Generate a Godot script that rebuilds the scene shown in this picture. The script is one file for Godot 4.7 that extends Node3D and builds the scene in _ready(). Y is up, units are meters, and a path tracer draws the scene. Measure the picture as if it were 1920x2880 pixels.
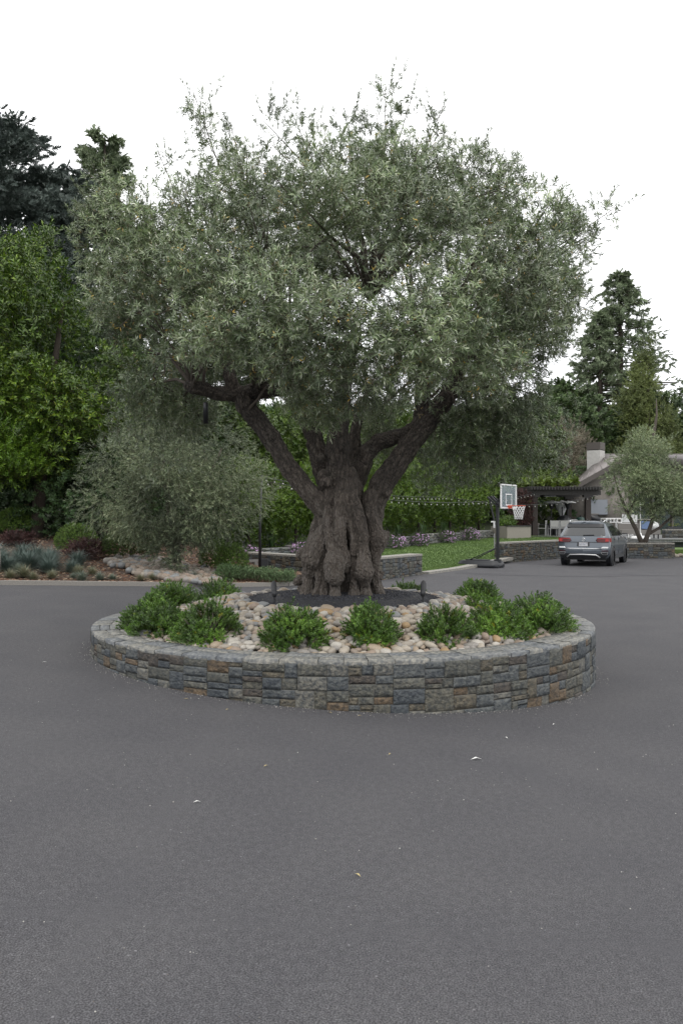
extends Node3D
# A roundabout planter with an old olive tree, on an asphalt drive, under a white overcast sky.
# Positions are written as (x to the right, y up, d metres away from the gate), z = -d.

var used := {}
var rng := RandomNumberGenerator.new()
var wob := FastNoiseLite.new()
var M := {}

# ---------------------------------------------------------------- small helpers
func V(x: float, y: float, d: float) -> Vector3:
	return Vector3(x, y, -d)

func rf(a: float, b: float) -> float:
	return rng.randf_range(a, b)

func rdir() -> Vector3:
	var y := rf(-1, 1)
	var t := rf(0, TAU)
	var s := sqrt(1.0 - y * y)
	return Vector3(s * cos(t), y, s * sin(t))

func numbered(called: String) -> String:
	var n: int = used.get(called, 0)
	used[called] = n + 1
	return called if n == 0 else "%s_%03d" % [called, n]

func tag(o: Node, label := "", category := "", group := "", kind := "") -> void:
	if label: o.set_meta("label", label)
	if category: o.set_meta("category", category)
	if group: o.set_meta("group", group)
	if kind: o.set_meta("kind", kind)

func thing(called: String, label: String, category: String, at := Vector3.ZERO, turn := 0.0, group := "") -> Node3D:
	var o := Node3D.new()
	o.name = numbered(called)
	add_child(o)
	o.position = at
	o.rotation.y = turn
	tag(o, label, category, group)
	return o

func put(called: String, mesh: Mesh, mat: Material, parent: Node, at := Transform3D()) -> MeshInstance3D:
	var o := MeshInstance3D.new()
	o.mesh = mesh
	o.material_override = mat
	o.transform = at
	if parent == self:
		o.name = numbered(called)
		add_child(o)
	else:
		var n := 0
		var key := str(parent.get_instance_id()) + called
		n = used.get(key, 0)
		used[key] = n + 1
		o.name = called if n == 0 else "%s_%03d" % [called, n]
		parent.add_child(o, true)
	return o

func ST() -> SurfaceTool:
	var st := SurfaceTool.new()
	st.begin(Mesh.PRIMITIVE_TRIANGLES)
	return st

func done(st: SurfaceTool, smooth := false) -> ArrayMesh:
	if not smooth:
		st.set_smooth_group(-1)
	st.generate_normals()
	return st.commit()

func quad(st: SurfaceTool, a: Vector3, b: Vector3, c: Vector3, d: Vector3) -> void:
	for p in [a, b, c, a, c, d]: st.add_vertex(p)

func tri(st: SurfaceTool, a: Vector3, b: Vector3, c: Vector3) -> void:
	for p in [a, b, c]: st.add_vertex(p)

var unit_box := BoxMesh.new()
func box(st: SurfaceTool, c: Vector3, s: Vector3, b := Basis()) -> void:
	st.append_from(unit_box, 0, Transform3D(b * Basis.from_scale(s), c))

func bar(st: SurfaceTool, a: Vector3, b: Vector3, w: float, h: float) -> void:
	var z := (b - a).normalized()
	var up := Vector3.UP if absf(z.y) < 0.95 else Vector3.RIGHT
	var x := up.cross(z).normalized()
	var y := z.cross(x)
	box(st, (a + b) / 2, Vector3(w, h, a.distance_to(b)), Basis(x, y, z))

func boxm(c: Vector3, s: Vector3, b := Basis()) -> ArrayMesh:
	var st := ST()
	box(st, c, s, b)
	return st.commit()

func barm(a: Vector3, b: Vector3, w: float, h: float) -> ArrayMesh:
	var st := ST()
	bar(st, a, b, w, h)
	return st.commit()

func cyl(st: SurfaceTool, c: Vector3, r0: float, r1: float, h: float, sides := 16, b := Basis()) -> void:
	var m := CylinderMesh.new()
	m.bottom_radius = r0; m.top_radius = r1; m.height = h; m.radial_segments = sides; m.rings = 1
	st.append_from(m, 0, Transform3D(b, c))

func cylm(c: Vector3, r0: float, r1: float, h: float, sides := 16, b := Basis()) -> ArrayMesh:
	var st := ST()
	cyl(st, c, r0, r1, h, sides, b)
	return st.commit()

func ball(st: SurfaceTool, c: Vector3, r: Vector3, seg := 16) -> void:
	var m := SphereMesh.new()
	m.radius = 1.0; m.height = 2.0; m.radial_segments = seg; m.rings = seg / 2
	st.append_from(m, 0, Transform3D(Basis.from_scale(r), c))

# a round tapered tube along points
func tube(st: SurfaceTool, pts: Array, radii: Array, sides := 8) -> void:
	var rings := []
	var x := Vector3.RIGHT
	for i in pts.size():
		var t: Vector3 = (pts[mini(i + 1, pts.size() - 1)] - pts[maxi(i - 1, 0)]).normalized()
		if i == 0:
			x = t.cross(Vector3(0.31, 0.2, 0.93)).normalized()
		x = (x - t * x.dot(t)).normalized()
		var y := t.cross(x)
		var ring := PackedVector3Array()
		for k in sides:
			var a := TAU * k / sides
			ring.append(pts[i] + (x * cos(a) + y * sin(a)) * float(radii[i]))
		rings.append(ring)
	for i in rings.size() - 1:
		for k in sides:
			var l := (k + 1) % sides
			quad(st, rings[i][k], rings[i + 1][k], rings[i + 1][l], rings[i][l])
	for k in range(1, sides - 1):
		tri(st, rings[0][0], rings[0][k], rings[0][k + 1])
		tri(st, rings[-1][0], rings[-1][k + 1], rings[-1][k])

func tubem(pts: Array, radii: Array, sides := 8) -> ArrayMesh:
	var st := ST()
	tube(st, pts, radii, sides)
	return done(st, true)

func lathe(st: SurfaceTool, prof: Array, sides := 20, c := Vector3.ZERO) -> void:   # prof of Vector2(r, y), bottom to top
	for i in prof.size() - 1:
		for k in sides:
			var a := TAU * k / sides
			var b := TAU * (k + 1) / sides
			var p0 := c + Vector3(cos(a) * prof[i].x, prof[i].y, sin(a) * prof[i].x)
			var p1 := c + Vector3(cos(b) * prof[i].x, prof[i].y, sin(b) * prof[i].x)
			var q0 := c + Vector3(cos(a) * prof[i + 1].x, prof[i + 1].y, sin(a) * prof[i + 1].x)
			var q1 := c + Vector3(cos(b) * prof[i + 1].x, prof[i + 1].y, sin(b) * prof[i + 1].x)
			quad(st, p0, q0, q1, p1)

func torusm(c: Vector3, r: float, w: float, b := Basis(), seg := 24) -> ArrayMesh:
	var m := TorusMesh.new()
	m.inner_radius = r - w; m.outer_radius = r + w; m.rings = seg; m.ring_segments = 8
	var st := ST()
	st.append_from(m, 0, Transform3D(b, c))
	return st.commit()

# a flat outline (in the plane spanned by u and v at o) given a thickness along n
func slab(st: SurfaceTool, o: Vector3, u: Vector3, v: Vector3, outline: Array, thick: float) -> void:
	var n := u.cross(v).normalized() * thick
	var poly := PackedVector2Array(outline)
	var idx := Geometry2D.triangulate_polygon(poly)
	var P := func(q: Vector2) -> Vector3: return o + u * q.x + v * q.y
	for i in range(0, idx.size(), 3):
		var a: Vector3 = P.call(poly[idx[i]])
		var b: Vector3 = P.call(poly[idx[i + 1]])
		var c: Vector3 = P.call(poly[idx[i + 2]])
		if (b - a).cross(c - a).dot(n) > 0:
			var s := b
			b = c
			c = s
		tri(st, a + n, b + n, c + n)
		tri(st, a, c, b)
	var cw := Geometry2D.is_polygon_clockwise(poly)
	for i in poly.size():
		var a: Vector3 = P.call(poly[i])
		var b: Vector3 = P.call(poly[(i + 1) % poly.size()])
		if cw: quad(st, a, a + n, b + n, b)
		else: quad(st, a, b, b + n, a + n)

func slabm(o: Vector3, u: Vector3, v: Vector3, outline: Array, thick: float) -> ArrayMesh:
	var st := ST()
	slab(st, o, u, v, outline, thick)
	return done(st)

# ---------------------------------------------------------------- materials
func lin(r: float, g: float, b: float) -> Color:
	return Color(r, g, b).linear_to_srgb()

func noise_image(size: int, freq: float, kind: int, octaves: int, sd: int, lo := 0.0, hi := 1.0) -> Image:
	var n := FastNoiseLite.new()
	n.seed = sd
	n.noise_type = kind
	n.frequency = freq
	n.fractal_octaves = octaves
	var im := n.get_seamless_image(size, size, false, false, 0.15)
	im.convert(Image.FORMAT_RGB8)
	if lo != 0.0 or hi != 1.0:
		im.adjust_bcs(1.0, 1.0, 1.0)
	return im

func tone(im: Image, lo: Color, hi: Color, power := 1.0) -> Image:   # a grey picture given colours between lo and hi
	var ramp := PackedByteArray()
	ramp.resize(768)
	for i in 256:
		var c := lo.lerp(hi, pow(i / 255.0, power))
		ramp[i * 3] = int(clampf(c.r, 0, 1) * 255); ramp[i * 3 + 1] = int(clampf(c.g, 0, 1) * 255); ramp[i * 3 + 2] = int(clampf(c.b, 0, 1) * 255)
	var d := im.get_data()
	for i in range(0, d.size(), 3):
		var k := d[i] * 3
		d[i] = ramp[k]; d[i + 1] = ramp[k + 1]; d[i + 2] = ramp[k + 2]
	return Image.create_from_data(im.get_width(), im.get_height(), false, Image.FORMAT_RGB8, d)

func tex(im: Image) -> ImageTexture:
	return ImageTexture.create_from_image(im)

func mat(called: String, c: Color, rough := 0.8, metal := 0.0) -> StandardMaterial3D:
	var m := StandardMaterial3D.new()
	m.resource_name = called
	m.albedo_color = c
	m.roughness = rough
	m.metallic = metal
	M[called] = m
	return m

func triplanar(m: StandardMaterial3D, s: Vector3, world := true) -> void:
	m.uv1_triplanar = true
	m.uv1_world_triplanar = world
	m.uv1_scale = s

func leafmat(called: String, rough: float, back: Color, rim := 0.0) -> StandardMaterial3D:
	var m := mat(called, Color.WHITE, rough)
	m.vertex_color_use_as_albedo = true
	m.backlight_enabled = true
	m.backlight = back
	if rim > 0.0:
		m.rim_enabled = true
		m.rim = rim
	return m

func make_materials() -> void:
	var speck := noise_image(512, 0.06, FastNoiseLite.TYPE_SIMPLEX, 5, 3)
	var cloudy := noise_image(512, 0.012, FastNoiseLite.TYPE_SIMPLEX_SMOOTH, 5, 8)
	var fine := noise_image(512, 0.25, FastNoiseLite.TYPE_SIMPLEX, 3, 5)
	# asphalt: fine aggregate, pale chips, and broad drifts of tone on the second set of coordinates
	var grain := noise_image(1024, 0.22, FastNoiseLite.TYPE_SIMPLEX, 3, 11)
	var chips := tone(grain, Color(0.42, 0.42, 0.425), Color(1.0, 1.0, 1.0), 0.9)
	var mottle := tone(noise_image(1024, 0.035, FastNoiseLite.TYPE_SIMPLEX, 4, 14), Color(0.86, 0.86, 0.865), Color(1.0, 1.0, 1.0))
	var cd := chips.get_data()
	var md := mottle.get_data()
	for i in cd.size(): cd[i] = cd[i] * md[i] / 255
	chips = Image.create_from_data(1024, 1024, false, Image.FORMAT_RGB8, cd)
	var r2 := RandomNumberGenerator.new()
	r2.seed = 77
	for i in 3400:
		var v := r2.randf_range(0.0, 1.0)
		var c := Color(1, 1, 1).lerp(Color(0.86, 0.86, 0.86), r2.randf()) if v < 0.42 else Color(0.30, 0.30, 0.31)
		if v > 0.985: c = Color(1.0, 0.85, 0.6)
		var w := 1 if v > 0.16 else (2 if v > 0.01 else 4)
		chips.fill_rect(Rect2i(r2.randi_range(0, 1020), r2.randi_range(0, 1020), w, w), c)
	var asp := mat("asphalt", lin(0.188, 0.187, 0.197), 0.9)
	asp.albedo_texture = tex(chips)
	asp.uv1_scale = Vector3(0.42, 0.42, 1)
	asp.heightmap_enabled = true
	asp.heightmap_texture = tex(noise_image(1024, 0.16, FastNoiseLite.TYPE_SIMPLEX, 3, 12))
	asp.heightmap_scale = 0.4
	asp.detail_enabled = true
	asp.detail_blend_mode = BaseMaterial3D.BLEND_MODE_MUL
	asp.detail_uv_layer = BaseMaterial3D.DETAIL_UV_2
	asp.detail_albedo = tex(tone(noise_image(1024, 0.009, FastNoiseLite.TYPE_SIMPLEX_SMOOTH, 7, 21), Color(0.92, 0.92, 0.93), Color(1.0, 0.997, 0.995)))
	asp.metallic_specular = 0.35
	asp.uv2_scale = Vector3(0.085, 0.085, 1)
	var patch := asp.duplicate()
	patch.albedo_color = lin(0.164, 0.163, 0.175)
	M["patch"] = patch
	var seam := mat("seam", lin(0.05, 0.05, 0.055), 0.8)
	# stones
	var slate := noise_image(512, 0.02, FastNoiseLite.TYPE_SIMPLEX, 6, 31)
	var slate_t := tex(tone(slate, Color(0.48, 0.52, 0.57), Color(1.18, 1.13, 1.05)))
	var slate_h := tex(noise_image(512, 0.03, FastNoiseLite.TYPE_SIMPLEX, 6, 32))
	var sc := [[.118, .120, .110], [.092, .104, .115], [.130, .118, .094], [.145, .108, .074], [.076, .089, .104], [.108, .112, .104], [.160, .160, .150], [.090, .080, .073], [.112, .124, .133], [.122, .120, .104]]
	for i in sc.size():
		var m := mat("slate%d" % i, lin(sc[i][0], sc[i][1], sc[i][2]), 0.75)
		m.albedo_texture = slate_t
		triplanar(m, Vector3(1.5, 1.5, 1.5))
		m.uv1_offset = Vector3(i * 0.37, i * 0.61, i * 0.23)
		m.heightmap_enabled = true
		m.heightmap_texture = slate_h
		m.heightmap_scale = 0.9
	var cc := [[.235, .245, .255], [.265, .265, .255], [.21, .225, .245], [.29, .29, .28], [.24, .245, .245]]
	for i in cc.size():
		var m: StandardMaterial3D = M["slate%d" % i].duplicate()
		m.albedo_color = lin(cc[i][0], cc[i][1], cc[i][2])  # slate lightened to grey-blue: sky light on the wall top put into colour
		M["cap%d" % i] = m
	var pale := mat("paving", lin(.36, .35, .33), 0.8)
	pale.albedo_texture = slate_t
	triplanar(pale, Vector3(1.5, 1.5, 1.5))
	var mo := mat("mortar", lin(.27, .26, .235), 0.95)
	mo.albedo_texture = tex(tone(fine, Color(.7, .7, .7), Color(1, 1, 1)))
	triplanar(mo, Vector3(3, 3, 3))
	var peb_t := tex(tone(speck, Color(0.72, 0.70, 0.68), Color(1, 1, 1)))
	var pc := [[.46, .42, .355], [.40, .33, .25], [.36, .29, .235], [.33, .315, .295], [.26, .275, .285], [.54, .52, .475], [.42, .30, .17], [.385, .35, .30], [.30, .255, .215]]
	for i in pc.size():
		var m := mat("pebble%d" % i, lin(pc[i][0], pc[i][1], pc[i][2]), 0.62)
		m.albedo_texture = peb_t
		triplanar(m, Vector3(3.1, 3.1, 3.1))
		m.uv1_offset = Vector3(i * 0.41, i * 0.13, i * 0.57)
	var pm := leafmat("pebble_mix", 0.65, Color.BLACK)
	pm.backlight_enabled = false
	pm.albedo_texture = peb_t
	triplanar(pm, Vector3(3.1, 3.1, 3.1))
	# ground
	var soil := mat("soil", lin(.07, .055, .045), 0.95)
	soil.albedo_texture = tex(tone(speck, Color(.5, .5, .5), Color(1, 1, 1)))
	triplanar(soil, Vector3(1.2, 1.2, 1.2))
	var chipsoil := mat("bark_mulch", lin(.115, .075, .055), 0.95)
	chipsoil.albedo_texture = soil.albedo_texture
	triplanar(chipsoil, Vector3(1.2, 1.2, 1.2))
	var lava := mat("lava", lin(.035, .035, .04), 0.9)
	lava.albedo_texture = tex(tone(fine, Color(.5, .5, .5), Color(1, 1, 1)))
	triplanar(lava, Vector3(4, 4, 4))
	var lawn := mat("lawn", lin(.11, .18, .040), 0.9)
	lawn.albedo_texture = tex(tone(cloudy, Color(.72, .76, .7), Color(1, 1, 1)))
	lawn.uv1_scale = Vector3(0.11, 0.11, 1)
	lawn.heightmap_enabled = true
	lawn.heightmap_texture = tex(fine)
	lawn.heightmap_scale = 3.0
	var wild := mat("wild_ground", lin(.035, .05, .02), 0.95)
	wild.albedo_texture = tex(tone(cloudy, Color(.6, .6, .6), Color(1, 1, 1)))
	wild.uv1_scale = Vector3(0.05, 0.05, 1)
	var peb := leafmat("loose", 0.85, Color.BLACK)
	peb.backlight_enabled = false
	# bark: deep upright fissures
	var bn := FastNoiseLite.new()
	bn.seed = 41
	bn.noise_type = FastNoiseLite.TYPE_SIMPLEX
	bn.fractal_type = FastNoiseLite.FRACTAL_RIDGED
	bn.frequency = 0.03
	bn.fractal_octaves = 4
	var bi := bn.get_seamless_image(512, 512)
	bi.convert(Image.FORMAT_RGB8)
	var bark := mat("bark", lin(.215, .195, .176), 0.9)
	bark.albedo_texture = tex(tone(bi, Color(1.0, 1.0, 1.0), Color(0.55, 0.52, 0.50)))
	triplanar(bark, Vector3(1.6, 0.7, 1.6))
	bark.heightmap_enabled = true
	bark.heightmap_texture = tex(bi)
	bark.heightmap_scale = -3.2
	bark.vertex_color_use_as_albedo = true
	var bark2 := mat("far_bark", lin(.09, .075, .06), 0.95)
	bark2.albedo_texture = bark.albedo_texture
	triplanar(bark2, Vector3(2, 0.8, 2))
	var twig := mat("twig_bark", lin(.15, .13, .11), 0.9)
	twig.albedo_texture = bark.albedo_texture
	triplanar(twig, Vector3(5, 2, 5))
	# leaves
	leafmat("olive_leaf", 0.45, Color(0.18, 0.22, 0.10), 0.15)
	leafmat("glossy_leaf", 0.42, Color(0.24, 0.30, 0.08))
	leafmat("matt_leaf", 0.6, Color(0.22, 0.26, 0.10))
	leafmat("needle_leaf", 0.6, Color(0.12, 0.16, 0.10))
	leafmat("petal", 0.6, Color(0.3, 0.3, 0.3))
	# made things
	mat("black_paint", lin(.016, .017, .02), 0.4)
	mat("black_plastic", lin(.022, .024, .028), 0.55)
	mat("dark_metal", lin(.03, .03, .032), 0.45, 0.3)
	mat("white_paint", lin(.72, .72, .72), 0.5)
	mat("white_cloth", lin(.62, .63, .63), 0.85)
	mat("rim_red", lin(.50, .07, .03), 0.45)
	mat("net_cord", lin(.75, .75, .75), 0.9)
	mat("steel", lin(.5, .5, .5), 0.35, 0.9)
	var gl := mat("clear_glass", Color(0.75, 0.82, 0.85, 0.16), 0.06)
	gl.transparency = BaseMaterial3D.TRANSPARENCY_ALPHA
	gl.metallic_specular = 0.22
	mat("dark_glass", lin(.012, .014, .016), 0.06)
	M["dark_glass"].metallic_specular = 0.7
	mat("window_glass", lin(.02, .035, .032), 0.08)
	var paint := mat("car_paint", lin(.085, .102, .125), 0.38, 0.35)
	paint.clearcoat_enabled = true
	paint.clearcoat = 0.9
	paint.clearcoat_roughness = 0.06
	mat("tyre", lin(.018, .018, .019), 0.85)
	mat("alloy", lin(.30, .30, .31), 0.35, 0.7)
	mat("chrome", lin(.72, .73, .74), 0.18, 0.95)
	mat("satin_silver", lin(.55, .56, .57), 0.35, 0.6)
	mat("lamp_red", lin(.34, .012, .012), 0.15)
	mat("lamp_dark", lin(.07, .004, .005), 0.15)
	mat("lamp_clear", lin(.40, .28, .28), 0.15)
	mat("plate", lin(.62, .63, .66), 0.5)
	mat("plate_ink", lin(.10, .11, .17), 0.6)
	var timber := mat("timber", lin(.062, .052, .047), 0.8)
	timber.albedo_texture = bark.albedo_texture
	triplanar(timber, Vector3(6, 0.7, 6))
	mat("beam", lin(.036, .034, .033), 0.75)
	var st2 := mat("stucco", lin(.34, .31, .28), 0.9)
	st2.albedo_texture = tex(tone(cloudy, Color(.86, .86, .86), Color(1, 1, 1)))
	triplanar(st2, Vector3(0.6, 0.6, 0.6))
	mat("pale_stucco", lin(.52, .51, .49), 0.9)
	M["pale_stucco"].albedo_texture = st2.albedo_texture
	triplanar(M["pale_stucco"], Vector3(0.6, 0.6, 0.6))
	mat("roof_metal", lin(.20, .18, .175), 0.5, 0.1)
	mat("fascia", lin(.075, .065, .058), 0.6)
	mat("concrete", lin(.36, .34, .31), 0.85)
	M["concrete"].albedo_texture = peb_t
	triplanar(M["concrete"], Vector3(0.9, 0.9, 0.9))
	mat("kerb_stone", lin(.33, .32, .30), 0.85)
	M["kerb_stone"].albedo_texture = peb_t
	triplanar(M["kerb_stone"], Vector3(1.3, 1.3, 1.3))
	mat("patio_stone", lin(.24, .25, .26), 0.75)
	M["patio_stone"].albedo_texture = slate_t
	triplanar(M["patio_stone"], Vector3(0.8, 0.8, 0.8))
	mat("grey_sling", lin(.33, .33, .32), 0.8)
	mat("grill_green", lin(.012, .045, .035), 0.35)
	mat("sofa_grey", lin(.19, .18, .17), 0.9)
	mat("blue_cloth", lin(.10, .15, .26), 0.9)
	mat("screen_cover", lin(.22, .24, .27), 0.6)
	mat("bulb_glass", lin(.32, .32, .30), 0.2)
	mat("straw_leaf", lin(.42, .34, .16), 0.8)
	mat("white_petal", lin(.75, .75, .73), 0.8)
	mat("copper_pipe", lin(.35, .16, .06), 0.5, 0.5)

# ---------------------------------------------------------------- lie of the land
func gy(x: float, d: float) -> float:      # the drive falls from left to right round the planter
	if x < 0.0:
		return -0.058 * maxf(x, -10.0) * (1.0 - smoothstep(20.0, 26.0, d) * smoothstep(-6.0, -1.0, x))
	var s := -0.058 * (x if x < 2.9 else 2.9 * (1.0 - smoothstep(2.9, 8.0, x)))
	return s * (1.0 - smoothstep(12.0, 20.0, d))

func bedh(x: float, d: float) -> float:
	var t := (x + 4.8) * -0.49 + (d - 17.3) * 0.872
	return gy(x, d) + 0.05 + clampf(0.06 * t, 0.0, 0.7) * (0.4 + 0.6 * smoothstep(-1.8, -5.0, x)) + 0.03 * wob.get_noise_2d(x * 60.0, d * 60.0)

func lawnh(x: float, d: float) -> float:
	return 0.03 + 0.034 * maxf(0.0, d - 27.0)

# ---------------------------------------------------------------- foliage
func leaf(st: SurfaceTool, base: Vector3, dir: Vector3, up: Vector3, length: float, width: float, bend: float, c: Color) -> void:
	var side := dir.cross(up).normalized()
	if side.length() < 0.5: side = Vector3.RIGHT
	var nrm := side.cross(dir).normalized()
	var mid := base + dir * length * 0.5 + nrm * bend * length * 0.35
	var tip := base + dir * length - nrm * bend * length * 0.25
	var l := mid - side * width * 0.5 + nrm * width * 0.16
	var r := mid + side * width * 0.5 + nrm * width * 0.16
	st.set_color(c)
	tri(st, base, l, mid)
	tri(st, l, tip, mid)
	tri(st, base, mid, r)
	tri(st, mid, tip, r)

# a twig with leaves: n leaves along its upper part, opening at an angle
func sprig(n: int, stem: float, length: float, width: float, open: float, bend: float, cols: Array, sd: int, stem_col := Color(.09, .07, .05)) -> ArrayMesh:
	var r := RandomNumberGenerator.new()
	r.seed = sd
	var st := ST()
	st.set_color(stem_col)
	var lean := Vector3(r.randf_range(-.15, .15), 1, r.randf_range(-.15, .15)).normalized()
	var w := maxf(0.0022, stem * 0.012)
	tri(st, Vector3(-w, 0, 0), lean * stem, Vector3(w, 0, 0))
	tri(st, Vector3(0, 0, -w), lean * stem, Vector3(0, 0, w))
	for i in n:
		var f := i / float(n)
		var at := lean * stem * (0.25 + 0.75 * f)
		var a := i * 2.4 + r.randf_range(-.5, .5)
		var o := open * (1.15 - 0.6 * f) + r.randf_range(-.25, .25)
		var dir := (lean * cos(o) + Vector3(cos(a), 0, sin(a)) * sin(o)).normalized()
		var c: Color = cols[r.randi() % cols.size()]
		leaf(st, at, dir, lean, length * r.randf_range(.7, 1.15), width * r.randf_range(.8, 1.2), bend * r.randf_range(.4, 1.4), c * r.randf_range(.8, 1.2))
	return done(st)

# leaves in a star round the end of a twig
func rosette(n: int, stem: float, length: float, width: float, open: float, bend: float, cols: Array, sd: int, stem_col: Color) -> ArrayMesh:
	var r := RandomNumberGenerator.new()
	r.seed = sd
	var st := ST()
	st.set_color(stem_col)
	var w := 0.003
	tri(st, Vector3(-w, 0, 0), Vector3(0, stem, 0), Vector3(w, 0, 0))
	tri(st, Vector3(0, 0, -w), Vector3(0, stem, 0), Vector3(0, 0, w))
	for i in n:
		var f := i / float(n)
		var at := Vector3.UP * stem * (0.30 if i < 3 else lerpf(0.62, 1.0, f))
		var a := i * 2.4 + r.randf_range(-.4, .4)
		var o := open * (1.15 - 0.65 * f) + r.randf_range(-.2, .2)
		var dir := (Vector3.UP * cos(o) + Vector3(cos(a), 0, sin(a)) * sin(o)).normalized()
		var c: Color = cols[r.randi() % cols.size()]
		leaf(st, at, dir, Vector3.UP, length * r.randf_range(.75, 1.2), width * r.randf_range(.8, 1.2), bend * r.randf_range(.3, 1.5), c * r.randf_range(.65, 1.3))
	return done(st)

# a flat spray of needles, as a conifer's
func spray(n: int, length: float, cols: Array, sd: int) -> ArrayMesh:
	var r := RandomNumberGenerator.new()
	r.seed = sd
	var st := ST()
	for i in n:
		var f := (i + .5) / n
		var s := 1.0 if i % 2 else -1.0
		var at := Vector3(0, f * length * .8, 0)
		var dir := Vector3(s * r.randf_range(.5, .9), r.randf_range(.5, .8), r.randf_range(-.35, .35)).normalized()
		st.set_color((cols[r.randi() % cols.size()] as Color) * r.randf_range(.75, 1.2))
		var l := length * .5 * (1.1 - f * .7)
		var w := length * .055
		var q := dir.cross(Vector3(0, 0, 1)).normalized() * w
		tri(st, at - q, at + dir * l, at + q)
		var q2 := Vector3(0, 0, w)
		tri(st, at - q2, at + dir * l * .9, at + q2)
	return done(st)

func tuft(n: int, h: float, spread: float, w: float, cols: Array, sd: int) -> ArrayMesh:
	var r := RandomNumberGenerator.new()
	r.seed = sd
	var st := ST()
	for i in n:
		var a := r.randf_range(0, TAU)
		var out := Vector3(cos(a), 0, sin(a))
		var sp := spread * sqrt(r.randf())
		var hh := h * r.randf_range(.6, 1.1)
		var p0 := out * sp * .12
		var p1 := out * sp * .55 + Vector3(0, hh * .7, 0)
		var p2 := out * sp * 1.1 + Vector3(0, hh * (1.0 - .35 * sp / maxf(spread, .001)), 0)
		var s := Vector3(-sin(a), 0, cos(a)) * w
		st.set_color((cols[r.randi() % cols.size()] as Color) * r.randf_range(.75, 1.2))
		quad(st, p0 - s, p1 - s * .8, p1 + s * .8, p0 + s)
		tri(st, p1 - s * .8, p2, p1 + s * .8)
	return done(st)

func dome_tuft(n: int, h: float, w: float, cols: Array, sd: int) -> ArrayMesh:
	var r := RandomNumberGenerator.new()
	r.seed = sd
	var st := ST()
	for i in n:
		var a := r.randf_range(0, TAU)
		var y := r.randf_range(.15, 1.0)
		var q := sqrt(1.0 - y * y)
		var dir := Vector3(cos(a) * q, y, sin(a) * q)
		var L := h * r.randf_range(.55, 1.05)
		var side := Vector3(-sin(a), 0, cos(a)) * w
		var p1 := dir * L * .6 + Vector3(0, L * .08, 0)
		var p2 := dir * L + Vector3(cos(a), -.35, sin(a)) * L * .12
		st.set_color((cols[r.randi() % cols.size()] as Color) * r.randf_range(.75, 1.25))
		quad(st, -side, p1 - side, p1 + side, side)
		tri(st, p1 - side, p2, p1 + side)
	return done(st)

func scatter(called: String, mesh: Mesh, m: Material, where: Array, tint: Array, parent: Node) -> MultiMeshInstance3D:
	var mm := MultiMesh.new()
	mm.transform_format = MultiMesh.TRANSFORM_3D
	mm.use_colors = tint.size() > 0
	mm.mesh = mesh
	mm.instance_count = where.size()
	for i in where.size():
		mm.set_instance_transform(i, where[i])
		if tint.size(): mm.set_instance_color(i, tint[i])
	var o := MultiMeshInstance3D.new()
	o.multimesh = mm
	o.material_override = m
	o.name = numbered(called) if parent == self else called
	parent.add_child(o, true)
	o.set_meta("kind", "stuff")
	return o

func grow(p: Vector3, dir: Vector3, s: float) -> Transform3D:    # a twig standing at p that points along dir
	var y := dir.normalized()
	var x := y.cross(rdir()).normalized()
	return Transform3D(Basis(x * s, y * s, x.cross(y) * s), p)

# leaves through an ellipsoid: denser towards its skin, thinned by a noise into clumps
func fill(out: Array, tint: Array, c: Vector3, r: Vector3, n: int, s0: float, s1: float, up: float, loose: float, dark: Color, light: Color, freq := 1.3, gap := -0.25, floor_y := -9.0) -> void:
	for i in n:
		var dir := rdir()
		var p := c + dir * r * pow(rng.randf(), 0.42)
		var nz := wob.get_noise_3d(p.x * freq * 40.0, p.y * freq * 40.0, p.z * freq * 40.0)
		if nz < gap or p.y < floor_y: continue
		var g := (dir * 0.8 + Vector3.UP * up + rdir() * loose)
		out.append(grow(p, g, rf(s0, s1)))
		var k := clampf(0.5 + nz * 0.9 + rf(-.3, .3), 0, 1)
		tint.append(dark.lerp(light, k))

func crown(called: String, parent: Node, meshes: Array, m: Material, out: Array, tint: Array) -> void:    # shares the twigs out over a few shapes
	var k := meshes.size()
	for j in k:
		var a := []
		var b := []
		for i in range(j, out.size(), k):
			a.append(out[i])
			b.append(tint[i])
		if a.size(): scatter(called, meshes[j], m, a, b, parent)

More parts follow.
